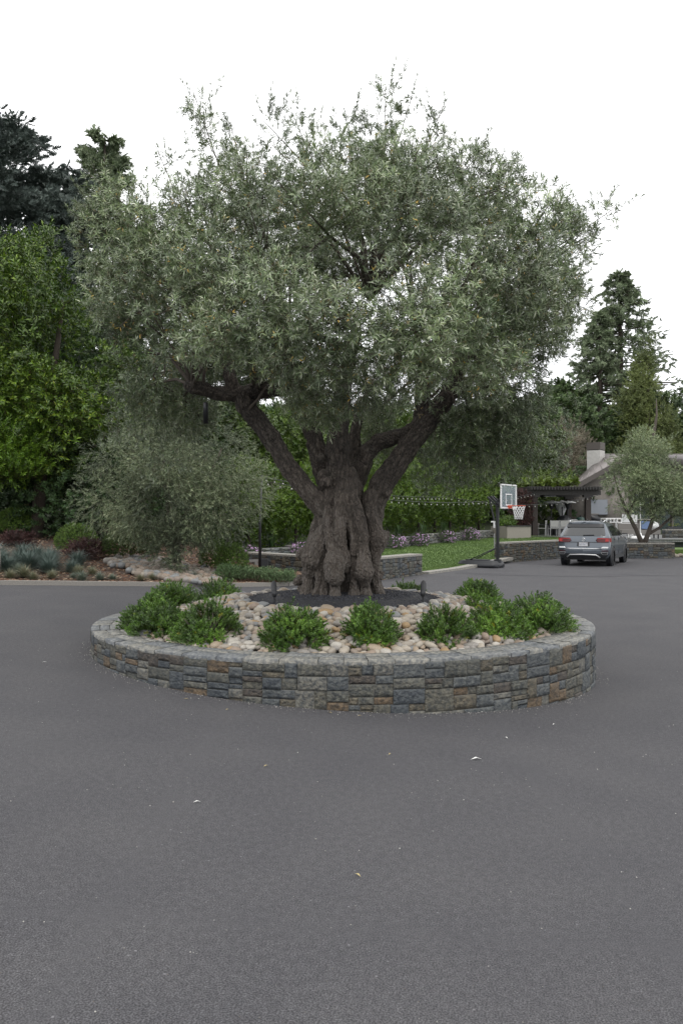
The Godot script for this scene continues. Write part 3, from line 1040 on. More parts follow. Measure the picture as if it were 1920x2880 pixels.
const WISPS := [[-0.85, 6.73, 10.8, 0.32], [0.49, 6.85, 10.5, 0.29], [0.58, 7.23, 10.5, 0.22], [-1.79, 6.79, 10.6, 0.29], [-1.88, 7.16, 10.6, 0.16], [1.13, 6.68, 10.5, 0.29], [2.24, 6.29, 10.6, 0.23], [3.43, 5.74, 10.6, 0.23], [3.13, 5.36, 10.5, 0.23], [-3.09, 6.04, 10.2, 0.20], [3.05, 4.87, 10.4, 0.23], [0.09, 6.90, 10.6, 0.23], [-0.99, 7.16, 11.0, 0.13], [-0.57, 7.10, 11.0, 0.13], [1.71, 6.41, 10.4, 0.20], [-2.33, 6.38, 10.4, 0.17], [3.02, 4.33, 10.5, 0.20], [-1.41, 6.73, 10.6, 0.20], [-0.37, 6.62, 10.5, 0.23], [0.84, 7.03, 10.5, 0.17], [1.24, 6.94, 10.5, 0.10]]

# ---------------------------------------------------------------- the old olive
func olive_tree() -> void:
	var t := thing("olive_tree", "huge old olive tree with gnarled fluted trunk and grey-green crown in the round planter", "tree", V(0.02, .75, 10.33))
	var inv := Transform3D(Basis(), -t.position)
	var b := []
	# the heart of the trunk
	chain(b, [[.03, .72, 10.42, .24], [.03, 1.2, 10.40, .25], [.02, 1.7, 10.36, .25], [.06, 2.1, 10.34, .22]])
	# ribs that stand on the ground like legs, with their knots
	chain(b, [[-0.50, 0.76, 10.02, 0.092], [-0.44, 1.00, 10.03, 0.068], [-0.40, 1.22, 9.93, 0.137], [-0.36, 1.36, 9.95, 0.137], [-0.25, 1.62, 10.05, 0.080], [-0.22, 2.00, 10.10, 0.088]])
	chain(b, [[-0.36, 0.76, 9.92, 0.055], [-0.31, 0.95, 9.91, 0.044], [-0.30, 1.15, 9.91, 0.056], [-0.27, 1.35, 9.95, 0.056]])
	chain(b, [[-0.25, 0.76, 9.86, 0.051], [-0.24, 0.93, 9.89, 0.036], [-0.23, 1.12, 9.91, 0.048], [-0.22, 1.40, 9.95, 0.048]])
	chain(b, [[-0.09, 0.76, 9.78, 0.078], [-0.10, 0.92, 9.81, 0.060], [-0.10, 1.04, 9.71, 0.121], [-0.10, 1.20, 9.72, 0.132], [-0.14, 1.36, 9.84, 0.072], [-0.17, 1.60, 9.92, 0.072], [-0.20, 1.95, 10.02, 0.080], [-0.15, 2.20, 10.12, 0.088]])
	chain(b, [[0.05, 1.10, 9.83, 0.044], [0.04, 1.20, 9.83, 0.060], [-0.02, 1.42, 9.84, 0.080], [-0.03, 1.56, 9.84, 0.084], [-0.04, 1.75, 9.90, 0.072], [-0.05, 2.05, 10.02, 0.080], [-0.03, 2.30, 10.14, 0.104]])
	chain(b, [[0.16, 0.76, 9.84, 0.078], [0.15, 0.95, 9.87, 0.056], [0.15, 1.18, 9.89, 0.056], [0.16, 1.42, 9.89, 0.060], [0.12, 1.62, 9.91, 0.064], [0.05, 1.90, 9.96, 0.072], [0.02, 2.20, 10.10, 0.096]])
	chain(b, [[0.15, 1.30, 9.83, 0.036], [0.15, 1.42, 9.83, 0.048], [0.13, 1.60, 9.89, 0.048]])
	chain(b, [[0.33, 0.76, 9.86, 0.083], [0.31, 0.90, 9.87, 0.060], [0.29, 1.08, 9.77, 0.121], [0.28, 1.30, 9.84, 0.080], [0.27, 1.50, 9.86, 0.080], [0.22, 1.75, 9.92, 0.080], [0.13, 2.00, 10.00, 0.080], [0.10, 2.30, 10.20, 0.104]])
	chain(b, [[0.52, 0.76, 10.02, 0.083], [0.46, 0.90, 10.01, 0.056], [0.43, 1.05, 9.99, 0.064], [0.44, 1.28, 9.98, 0.072], [0.47, 1.46, 9.97, 0.127], [0.44, 1.62, 10.05, 0.104], [0.36, 1.82, 10.12, 0.104], [0.40, 2.00, 10.22, 0.120]])
	chain(b, [[0.52, 0.74, 10.20, 0.074], [0.42, 0.95, 10.23, 0.064], [0.40, 1.25, 10.23, 0.064], [0.46, 1.45, 10.22, 0.080], [0.45, 1.65, 10.25, 0.096], [0.45, 1.90, 10.30, 0.112]])
	chain(b, [[-.56, .74, 10.3, .09], [-.45, 1.0, 10.28, .10], [-.40, 1.3, 10.25, .12], [-.28, 1.7, 10.25, .13]])
	chain(b, [[-.42, .72, 10.7, .10], [-.3, 1.1, 10.6, .12], [-.2, 1.8, 10.5, .14]])
	chain(b, [[.5, .72, 10.65, .10], [.36, 1.1, 10.6, .13], [.3, 1.8, 10.5, .15]])
	chain(b, [[0, .72, 10.85, .12], [.02, 1.2, 10.7, .14], [.02, 1.9, 10.55, .16]])
	for bo in b:      # the waist is slim for so wide a foot
		for k in 2: bo[k].x = bo[k].x * .93 + .012
	# scattered knots
	for q in [[-.19, 2.19, 9.98, .075], [-.24, 2.28, 10.0, .06], [-.5, 1.3, 10.05, .07], [.52, 1.50, 10.08, .085], [-.12, 1.1, 9.68, .05], [.3, 1.05, 9.73, .05], [.48, 1.02, 10.02, .06], [-.55, .95, 10.1, .06], [-.28, 2.5, 10.12, .055], [.0, 2.62, 10.08, .05], [.58, 2.05, 10.16, .06]]:
		b.append([V(q[0], q[1], q[2]), V(q[0] + .02, q[1] + .03, q[2]), q[3], q[3] * .8])
	# great limbs
	chain(b, [[-.08, 1.66, 10.15, .12], [-.22, 1.84, 10.06, .12], [-.41, 2.06, 10.04, .122], [-.66, 2.38, 10.08, .118], [-.88, 2.74, 10.15, .118], [-1.08, 3.0, 10.2, .118], [-1.22, 3.18, 10.2, .12], [-1.28, 3.33, 10.2, .115]])
	chain(b, [[-.62, 3.46, 10.4, .10], [-.80, 3.43, 10.3, .105], [-1.08, 3.38, 10.2, .11], [-1.33, 3.33, 10.2, .10], [-1.58, 3.33, 10.15, .085], [-1.76, 3.39, 10.1, .085], [-1.88, 3.41, 10.05, .085], [-1.93, 3.43, 10.04, .06]])
	chain(b, [[-1.38, 3.36, 10.2, .09], [-1.44, 3.6, 10.22, .085], [-1.50, 3.9, 10.3, .06]])
	chain(b, [[-.15, 2.1, 10.3, .14], [-.26, 2.39, 10.4, .12], [-.37, 2.82, 10.5, .115], [-.50, 3.14, 10.6, .10], [-.57, 3.41, 10.7, .09], [-.66, 3.81, 10.8, .08], [-.8, 4.2, 10.9, .06]])
	chain(b, [[-.03, 2.17, 10.2, .16], [-.056, 2.58, 10.2, .145], [-.034, 3.0, 10.3, .13], [.006, 3.33, 10.4, .11], [.09, 3.83, 10.6, .09], [.22, 4.3, 10.7, .07], [.4, 4.75, 10.7, .05]])
	chain(b, [[.10, 2.0, 10.4, .15], [.17, 2.19, 10.5, .13], [.33, 2.60, 10.5, .115], [.49, 2.75, 10.5, .105], [.81, 2.84, 10.5, .10], [1.0, 2.95, 10.5, .09]])
	chain(b, [[.12, 2.2, 10.8, .10], [.155, 2.5, 10.9, .09], [.18, 2.87, 11.1, .085], [.28, 3.4, 11.3, .07]])
	chain(b, [[.36, 1.62, 10.3, .14], [.42, 1.92, 10.3, .15], [.51, 2.16, 10.3, .155], [.67, 2.40, 10.35, .15], [.86, 2.66, 10.4, .135], [1.05, 2.9, 10.45, .125], [1.22, 3.12, 10.5, .125], [1.42, 3.38, 10.5, .115], [1.53, 3.68, 10.6, .11], [1.68, 4.1, 10.8, .085]])
	chain(b, [[1.0, 2.9, 10.45, .12], [1.06, 3.07, 10.5, .11], [1.08, 3.41, 10.5, .095], [1.05, 3.58, 10.45, .085], [1.05, 3.60, 10.45, .06]])
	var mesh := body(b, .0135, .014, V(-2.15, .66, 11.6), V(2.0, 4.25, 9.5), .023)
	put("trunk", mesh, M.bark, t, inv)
	# branches from the limbs into the crown
	var starts := [V(-1.88, 3.42, 10.05), V(-1.48, 3.85, 10.3), V(-.8, 4.15, 10.9), V(.38, 4.7, 10.7), V(.28, 3.4, 11.3), V(1.66, 4.05, 10.8), V(1.06, 3.58, 10.45), V(-.62, 3.46, 10.4), V(-1.1, 3.4, 10.2), V(1.5, 3.6, 10.6), V(.2, 4.2, 10.7)]
	var all := CROWN.duplicate()
	all.append_array(WISPS)
	for i in all.size():
		var q: Array = all[i]
		var c := V(q[0], q[1], q[2])
		var best: Vector3 = starts[0]
		for s in starts:
			if (s as Vector3).distance_to(c) < best.distance_to(c): best = s
		var L := best.distance_to(c)
		if L < .15: continue
		var m1 := best.lerp(c, .35) + Vector3(rf(-.12, .12), .10 * L, rf(-.12, .12))
		var m2 := best.lerp(c, .7) + Vector3(rf(-.12, .12), .06 * L, rf(-.12, .12))
		var r0 := clampf(.016 + .010 * L, .018, .04) * (1.0 if i < CROWN.size() else .42)
		put("branch", tubem([best, m1, m2, c, c + (c - m2) * .5], [r0, r0 * .75, r0 * .5, r0 * .3, .003], 6), M.twig_bark, t, inv)
		if i < CROWN.size() and q[3] > .3:
			for k in 3:
				var e: Vector3 = c + rdir() * q[3]
				put("branch", tubem([m2, m2.lerp(e, .5) + rdir() * .08, e], [r0 * .5, r0 * .35, .003], 5), M.twig_bark, t, inv)
	# thin bare shoots near the fork
	for q in [[V(1.15, 3.3, 10.3), V(1.27, 3.42, 10.25), V(1.42, 3.35, 10.25), V(1.46, 3.2, 10.25)], [V(1.15, 3.3, 10.3), V(1.12, 3.5, 10.25), V(.98, 3.56, 10.2)], [V(-1.18, 3.12, 10.1), V(-1.06, 3.25, 10.1), V(-.92, 3.5, 10.1)], [V(-1.75, 3.42, 10.05), V(-1.72, 3.7, 10.05), V(-1.66, 4.0, 10.0)], [V(-1.83, 3.42, 10.05), V(-1.88, 3.6, 10.05), V(-1.98, 3.9, 10.0)], [V(-1.05, 3.45, 10.15), V(-1.0, 3.7, 10.1), V(-.98, 4.0, 10.1)]]:
		put("shoot", tubem(q, [.022, .018, .014, .010].slice(0, q.size()), 6), M.twig_bark, t, inv)
	# leaves
	var oc := [Color(.130, .180, .098), Color(.160, .208, .125), Color(.105, .150, .08), Color(.205, .245, .175), Color(.145, .19, .085)]
	var tw := []
	for k in 6:
		tw.append(rosette(14, .13, .088, .0125, [1.05, 1.3, 1.15, .95, 1.4, 1.1][k], .4, oc + [Color(.30, .33, .27)], 200 + k, Color(.10, .085, .06)))
	var out := []
	var tint := []
	var dk := Color(.58, .62, .58)
	var lt := Color(1.56, 1.52, 1.34)  # light end of the tint raised to paint front-lit leaves
	for q in CROWN:
		var r: float = q[3]
		var c := V(q[0], q[1], q[2]) - t.position
		var hang := -.35 if q[1] < 3.6 else .35
		var tone_of := rf(.74, 1.2)  # clump tone paints light and shade between the leaf masses
		fill(out, tint, c, Vector3(r * 1.1, r * .95, r * 1.1), int(1240 * r * r) + 60, .75, 1.2, hang, .7, dk * tone_of, lt * tone_of, 1.7, -.2)
	for q in WISPS:
		var r: float = q[3]
		var c := V(q[0], q[1], q[2]) - t.position
		fill(out, tint, c, Vector3(r, r * 1.15, r), int(430 * r * r) + 8, .7, 1.05, .6, .6, dk, lt, 2.2, -.15)
	# long upright shoots that stand out of the crown
	for i in 130:
		var q: Array = WISPS[rng.randi() % WISPS.size()] if i < 60 else CROWN[14 + rng.randi() % (CROWN.size() - 30)]
		var r: float = q[3]
		var d: Vector3 = (rdir() + Vector3(0, .7, 0)).normalized()
		if d.y < .1: continue
		var p := V(q[0], q[1], q[2]) - t.position + d * r * .8
		var L := rf(.15, .42)
		for k in 7:
			out.append(grow(p + d * L * k / 7.0 + Vector3(0, .08 * k * k / 49.0, 0), d + Vector3.UP * .8 + rdir() * .5, rf(.55, .85)))
			tint.append(dk.lerp(lt, rf(.2, .8)))
	crown("leaves", t, tw, M.olive_leaf, out, tint)
	# drooping tufts under the crown on the right and left
	out = []
	tint = []
	for i in 900:
		var s: Array = [[1.85, 2.85, 10.7, .7, .5], [1.4, 2.55, 10.9, .4, .35], [2.5, 2.9, 10.4, .5, .5], [-2.3, 3.0, 10.9, .5, .6], [-2.75, 3.3, 10.6, .4, .5]][[0, 0, 0, 1, 2, 2, 3, 4][i % 8]]
		var p := V(s[0] + rf(-1, 1) * s[3], s[1] + rf(-1, 1) * s[4], s[2] + rf(-.5, .5)) - t.position
		out.append(grow(p, Vector3(rf(-.5, .5), -1, rf(-.5, .5)), rf(.8, 1.2)))
		tint.append(dk.lerp(lt, rf(0, .6)))
	crown("hanging_leaves", t, tw.slice(0, 3), M.olive_leaf, out, tint)
	# the flower clusters and the few yellow leaves
	out = []
	tint = []
	for i in 2600:
		var q: Array = CROWN[rng.randi() % 50]
		var d: Vector3 = rdir()
		var p := V(q[0], q[1], q[2]) - t.position + d * (q[3] as float) * rf(.8, 1.05)
		out.append(grow(p, d + Vector3.UP * .4 + rdir() * .4, rf(.6, 1.1)))
		tint.append(Color(1, 1, 1) * rf(.7, 1.2))
	crown("yellow_leaves", t, [sprig(9, .07, .028, .008, 1.0, .1, [Color(.26, .20, .09), Color(.22, .19, .10)], 230), sprig(2, .06, .085, .014, 1.2, .3, [Color(.42, .27, .04), Color(.35, .28, .07)], 231)], M.olive_leaf, out.slice(0, 2000), tint)

# ---------------------------------------------------------------- plants in and round the planter
var shrub_tw := []
func shrub(x: float, d: float, w: float, h: float, label: String, dark := 1.0) -> void:
	var y := mound(Vector2(x - PC.x, d - PC.y).length()) - .04
	w *= .94
	h *= .97
	dark *= rf(.86, 1.14)
	var lean := Vector3(rf(-.1, .1), 0, rf(-.1, .1))
	var t := thing("dwarf_olive_shrub", label, "shrub", V(x, y, d), 0.0, "dwarf olive shrubs in the planter")
	var out := []
	var tint := []
	for i in int(5600 * w * (h + w)):
		var dir := rdir()
		dir.y = absf(dir.y) * 1.0 - .12
		var p := dir * Vector3(w, h * .92, w) * pow(rng.randf(), .38)
		p += lean * p.y
		p.y += .02
		var nz := wob.get_noise_3d(p.x * 200 + x * 80, p.y * 200, p.z * 200 + d * 80)
		if nz < -.32: continue
		var g := Vector3(dir.x * .95, .55 + dir.y * .4, dir.z * .95) + rdir() * .5
		out.append(grow(p, g, rf(.7, 1.15) * (1.35 if dir.y > .7 and rng.randf() < .2 else 1.0)))
		tint.append(Color(.50, .58, .45).lerp(Color(1.75, 1.72, 1.4), clampf(.45 + nz * 1.3 + rf(-.25, .25), 0, 1)) * dark * (Color(1, 1, 1) if rng.randf() > .02 else Color(2.4, 1.3, 1.0)))
	crown("foliage", t, shrub_tw, M.glossy_leaf, out, tint)
	for k in 5:
		var e := Vector3(rf(-.6, .6) * w, h * rf(.5, .75), rf(-.6, .6) * w)
		put("stem", tubem([Vector3(0, 0, 0), e * .5 + Vector3(rf(-.03, .03), .02, 0), e], [.012, .009, .004], 5), M.twig_bark, t)

func planter_shrubs() -> void:
	var gc := [Color(.078, .155, .024), Color(.098, .185, .030), Color(.056, .115, .020), Color(.135, .225, .045), Color(.08, .14, .036)]
	for k in 4:
		shrub_tw.append(sprig(20, .085, .030, .0095, [.95, 1.1, .85, 1.0][k], .15, gc, 300 + k, Color(.09, .10, .05)))
	shrub(-2.25, 9.45, .36, .44, "bushy dark green olive shrub farthest left in the round planter")
	shrub(-2.02, 8.95, .34, .40, "dense green olive shrub between two neighbours at the planter's left front")
	shrub(-1.43, 8.42, .36, .48, "tall rounded green olive shrub in the front left of the planter", 1.0)
	shrub(-.48, 8.05, .35, .47, "loose green olive shrub left of the planter's centre front")
	shrub(.30, 8.12, .29, .45, "neat upright green olive shrub at the planter's centre front")
	shrub(1.10, 8.32, .31, .39, "green olive shrub in front of the planter's right spotlight")
	shrub(1.72, 8.75, .36, .42, "bright green olive shrub at the front of the planter's right clump")
	shrub(2.28, 9.25, .42, .52, "largest bright green olive shrub at the planter's right edge")
	shrub(2.02, 11.9, .38, .46, "green olive shrub behind the stones, right of the right spotlight")
	shrub(1.06, 12.7, .32, .33, "low green olive shrub just right of the trunk's foot")
	shrub(-1.92, 12.4, .40, .46, "green olive shrub at the back left of the planter")
	shrub(-2.38, 11.2, .42, .48, "green olive shrub behind the leftmost shrubs of the planter")
	shrub(1.62, 9.9, .06, .28, "thin young sprout rising among the stones on the planter's right")

func spotlights() -> void:
	for q in [[-.80, 9.5, .25, "black garden spotlight on the left of the trunk in the lava gravel"], [.975, 9.55, -.25, "black garden spotlight on the right of the trunk in the lava gravel"]]:
		var t := thing("garden_spotlight", q[3], "spotlight", V(q[0], .745, q[1]), q[2], "spotlights at the foot of the olive")
		put("stake", cylm(Vector3(0, .02, 0), .010, .010, .08, 10), M.black_paint, t)
		put("knuckle", cylm(Vector3(0, .06, 0), .016, .016, .03, 10, Basis(Vector3.RIGHT, PI / 2)), M.black_paint, t)
		var st := ST()
		lathe(st, [Vector2(.001, -.075), Vector2(.022, -.07), Vector2(.030, -.03), Vector2(.032, .06), Vector2(.030, .062), Vector2(.027, .04), Vector2(.001, .038)], 18)
		var tilt := Transform3D(Basis(Vector3.RIGHT, -.45), Vector3(0, .13, -.01))
		put("housing", done(st, true), M.black_paint, t, tilt)
		var hood := ST()
		for k in 9:      # a scoop shaped glare hood
			var a := PI * k / 9.0 - .1
			var b := PI * (k + 1) / 9.0 - .1
			var ha := .05 * sin(maxf(a, 0)) + .01
			var hb := .05 * sin(b) + .01
			var pa := Vector3(cos(a), 0, sin(a)) * .034
			var pb := Vector3(cos(b), 0, sin(b)) * .034
			quad(hood, pa + Vector3(0, .0, 0), pa + Vector3(0, .06 + ha, 0), pb + Vector3(0, .06 + hb, 0), pb)
			quad(hood, pa * .92, pb * .92, pb * .92 + Vector3(0, .06 + hb, 0), pa * .92 + Vector3(0, .06 + ha, 0))
		put("hood", done(hood), M.black_paint, t, tilt)
	for q in [[-1.73, 3.05, 10.15, 3.31, "black tubular downlight hanging on a cable under the left limb"], [1.83, 3.22, 10.9, 3.9, "black tubular downlight hanging on a cable under the right side of the crown"]]:
		var t := thing("hanging_downlight", q[4], "downlight", V(q[0], q[1] - .1, q[2]), 0.0, "downlights hanging in the olive")
		var st := ST()
		lathe(st, [Vector2(.001, .02), Vector2(.026, .02), Vector2(.032, 0), Vector2(.032, .26), Vector2(.028, .27), Vector2(.001, .275)], 16)
		put("housing", done(st, true), M.black_paint, t)
		put("cable", tubem([Vector3(0, .27, 0), Vector3(.01, (q[3] - q[1]) * .5 + .2, 0), Vector3(0, q[3] - q[1] + .1, 0)], [.004, .004, .004], 5), M.black_paint, t)

func grit() -> void:
	# pale grit on the drive, thickest along the foot of the wall, and dry olive leaves on stones and mulch
	var out := []
	var tint := []
	for i in 2600:
		var p: Vector2
		if i < 1300: p = Vector2(rf(-6.5, 6.5), rf(2.2, 10.0))
		else:
			var a := rf(-1.9, 1.9)
			var r := PR + .01 + .16 * pow(rng.randf(), 2.6)
			p = Vector2(PC.x + sin(a) * r, PC.y - cos(a) * r)
		if Vector2(p.x - PC.x, p.y - PC.y).length() < PR: continue
		var s := rf(.0012, .0032) * (1.7 if rng.randf() < .04 else 1.0)
		out.append(Transform3D(Basis(rdir(), rf(0, TAU)).scaled(Vector3(s * 1.3, s, s)), V(p.x, gy(p.x, p.y) + s * .4, p.y)))
		var g := rf(.3, .65) if rng.randf() < .35 else rf(.12, .28)
		tint.append(Color(g, g * .97, g * .9))
	var st := ST()
	ball(st, Vector3.ZERO, Vector3.ONE, 5)
	var o := scatter("grit", done(st), M.loose, out, tint, self)
	tag(o, "pale grit scattered over the asphalt and along the planter's foot", "grit")
	out = []
	tint = []
	for i in 420:
		var a := rf(0, TAU)
		var r := 2.75 * sqrt(rng.randf())
		var y := .72 + .08 * smoothstep(1.3, .5, r) if r < 1.3 else mound(r) + .075
		out.append(Transform3D(Basis(Vector3.UP, rf(0, TAU)) * Basis(Vector3.RIGHT, rf(-.3, .3)) * Basis.from_scale(Vector3.ONE * rf(.7, 1.1)), ring(a, r, y)))
		tint.append(Color(.36, .31, .20).lerp(Color(.25, .24, .18), rng.randf()))
	var s2 := ST()
	leaf(s2, Vector3(-.03, 0, 0), Vector3.RIGHT, Vector3.UP, .06, .011, .2, Color.WHITE)
	var o2 := scatter("dry_leaves", done(s2), M.loose, out, tint, self)
	tag(o2, "dry narrow olive leaves fallen on the stones and lava gravel", "leaves")

func litter() -> void:
	var st := ST()
	leaf(st, Vector3(-.03, 0, 0), Vector3.RIGHT, Vector3.UP, .065, .016, .25, Color.WHITE)
	var m := done(st)
	for q in [[.36, 5.95, 1.2, 1, "yellow dry leaf lying alone on the asphalt in front of the planter"], [1.0, 5.95, .3, 3, "long curled white petal lying on the asphalt right of the yellow leaf"], [-.52, 5.5, .8, 1, "dry tan leaf on the asphalt left of the yellow one"], [1.36, 6.6, 2.0, 3, "small white petal near the planter wall on the right"], [-.86, 4.75, .5, 3, "small white fleck of petal on the open asphalt"], [.16, 7.05, .4, 2, "white curled petal at the foot of the planter wall"], [.08, 3.9, 2.2, 1, "lone brown leaf scrap in the foreground asphalt"], [-1.42, 7.3, .2, 1, "pale dry leaf by the wall's left front"], [-1.0, 7.0, 1.0, 2, "orange scrap of leaf under the wall's left front"], [-3.2, 8.6, .4, 3, "pale leaf on the asphalt at the far left of the planter"], [1.9, 7.15, .9, 3, "white scrap at the foot of the planter's right front"], [-.1, 7.1, 2.5, 1, "tan leaf lying close under the middle of the wall"]]:
		var o := put("fallen_leaf", m, M.white_petal if q[3] == 3 else M.straw_leaf, self, Transform3D(Basis(Vector3.UP, q[2]).scaled(Vector3.ONE * (1.5 if q[4].begins_with("long") else .8)), V(q[0], gy(q[0], q[1]) + .008, q[1])))
		tag(o, q[4], "leaf", "leaves fallen on the asphalt")

# ---------------------------------------------------------------- trees and plants of the garden
var TW := {}
func make_twigs() -> void:
	var lau := [Color(.085, .160, .022), Color(.12, .205, .025), Color(.060, .12, .02), Color(.165, .22, .026), Color(.07, .14, .03)]
	var hed := [Color(.070, .145, .018), Color(.105, .195, .024), Color(.05, .105, .015), Color(.135, .21, .032)]
	var dark := [Color(.030, .055, .024), Color(.042, .07, .03), Color(.024, .044, .02)]
	var grey := [Color(.095, .125, .075), Color(.13, .16, .10), Color(.07, .095, .055), Color(.18, .205, .145)]
	var con := [Color(.115, .145, .125), Color(.145, .175, .15), Color(.09, .115, .10)]
	var red := [Color(.20, .25, .15), Color(.245, .29, .18), Color(.165, .215, .125)]
	var fresh := [Color(.12, .23, .03), Color(.155, .27, .035), Color(.09, .18, .028)]
	for k in 3:
		TW["laurel%d" % k] = sprig(11, .26, .115, .036, .95, .2, lau + (lau + lau + [Color(.34, .22, .03)] if k == 0 else []), 400 + k)
		TW["hedge%d" % k] = sprig(14, .17, .065, .03, 1.0, .2, hed, 410 + k)
		TW["dark%d" % k] = sprig(14, .3, .11, .05, 1.1, .2, dark, 420 + k)
		TW["grey%d" % k] = sprig(14, .17, .062, .011, .8, .15, grey, 430 + k, Color(.16, .15, .12))
		TW["cedar%d" % k] = spray(14, .5, con, 440 + k)
		TW["redwood%d" % k] = spray(14, .9, red, 450 + k)
		TW["oak%d" % k] = sprig(20, .5, .22, .13, 1.2, .2, [Color(.066, .105, .042), Color(.085, .13, .05), Color(.05, .082, .034)], 460 + k)
		TW["fresh%d" % k] = sprig(14, .24, .095, .022, .75, .15, fresh, 470 + k)
		TW["lime%d" % k] = sprig(14, .4, .17, .08, 1.0, .2, [Color(.10, .165, .03), Color(.12, .185, .035), Color(.08, .14, .028)], 480 + k)
		TW["tan%d" % k] = sprig(16, .45, .14, .02, .7, .1, [Color(.22, .20, .155), Color(.18, .165, .12), Color(.26, .235, .185)], 490 + k)
		TW["yew%d" % k] = sprig(20, .4, .14, .035, .9, .1, [Color(.155, .195, .07), Color(.19, .23, .085), Color(.12, .155, .058)], 500 + k)
		TW["wine%d" % k] = sprig(14, .16, .05, .018, .9, .1, [Color(.055, .022, .024), Color(.04, .018, .02), Color(.07, .035, .03)], 510 + k)
		TW["box%d" % k] = sprig(12, .075, .024, .014, .9, .15, [Color(.095, .17, .026), Color(.125, .205, .033), Color(.068, .128, .022)], 520 + k)
		TW["sage%d" % k] = sprig(12, .13, .05, .014, .8, .15, [Color(.10, .165, .075), Color(.13, .19, .09), Color(.08, .13, .06)], 530 + k)

func three(n: String) -> Array:
	return [TW[n + "0"], TW[n + "1"], TW[n + "2"]]

# blobs: [x, y, d, rx, ry, count]
func tree(called: String, label: String, category: String, group: String, foot: Vector3, stems: Array, blobs: Array, tw: String, m: Material, s0: float, s1: float, up := .3, dark := Color(.6, .62, .6), light := Color(1.4, 1.35, 1.25), freq := 1.0, gap := -.3, floor_y := -99.0, bark := "far_bark") -> Node3D:
	var t := thing(called, label, category, foot, 0.0, group)
	var out := []
	var tint := []
	for b in blobs:
		fill(out, tint, V(b[0], b[1], b[2]) - foot, Vector3(b[3], b[4], b[3]), b[5], s0, s1, up, .6, dark, light, freq, gap, floor_y)
	crown("leaves", t, three(tw), m, out, tint)
	for s in stems:
		var pts := []
		var rr := []
		for q in s:
			pts.append(V(q[0], q[1], q[2]) - foot)
			rr.append(q[3])
		put("trunk" if s == stems[0] else "limb", tubem(pts, rr, 9), M[bark], t)
	return t

func conifer(called: String, label: String, group: String, x: float, d: float, y0: float, low: float, top: float, rad: float, nb: int, per: int, tw: String, s: float, droop: float, trunk: float, shape := .85, tone0 := Color(.7, .7, .7), tone1 := Color(1.3, 1.3, 1.3)) -> void:
	var foot := V(x, y0, d)
	var t := thing(called, label, "tree", foot, 0.0, group)
	put("trunk", tubem([Vector3.ZERO, Vector3(0, (top - y0) * .6, 0), Vector3(0, top - y0, 0)], [trunk, trunk * .55, .03], 10), M.far_bark, t)
	var out := []
	var tint := []
	var br := ST()
	for i in nb:
		var f := pow(float(i) / nb, .9)
		var y := lerpf(low, top, f) - y0
		var L := rad * pow(1.0 - f, shape) * rf(.55, 1.1) + .35
		var a := rf(0, TAU)
		var o := Vector3(cos(a), 0, sin(a))
		var e := o * L + Vector3(0, -droop * L, 0)
		if i % 2 == 0: bar(br, Vector3(0, y, 0), Vector3(0, y, 0) + e * .8, .05 + L * .012, .05 + L * .012)
		var k := rf(.0, 1.0)
		for j in per:
			var u := pow(rng.randf(), .6)
			var p := Vector3(0, y, 0) + e * u + Vector3(0, droop * L * .5 * u * u, 0) + rdir() * Vector3(.26, .20, .26) * (.5 + L * .20)
			out.append(grow(p, o * .7 + Vector3(rf(-.9, .9), rf(-.9, .5), rf(-.9, .9)), s * rf(.7, 1.2)))
			tint.append(tone0.lerp(tone1, clampf(k * .6 + rf(0, .4), 0, 1)))
	put("boughs", done(br), M.far_bark, t)
	crown("needles", t, three(tw), M.needle_leaf, out, tint)

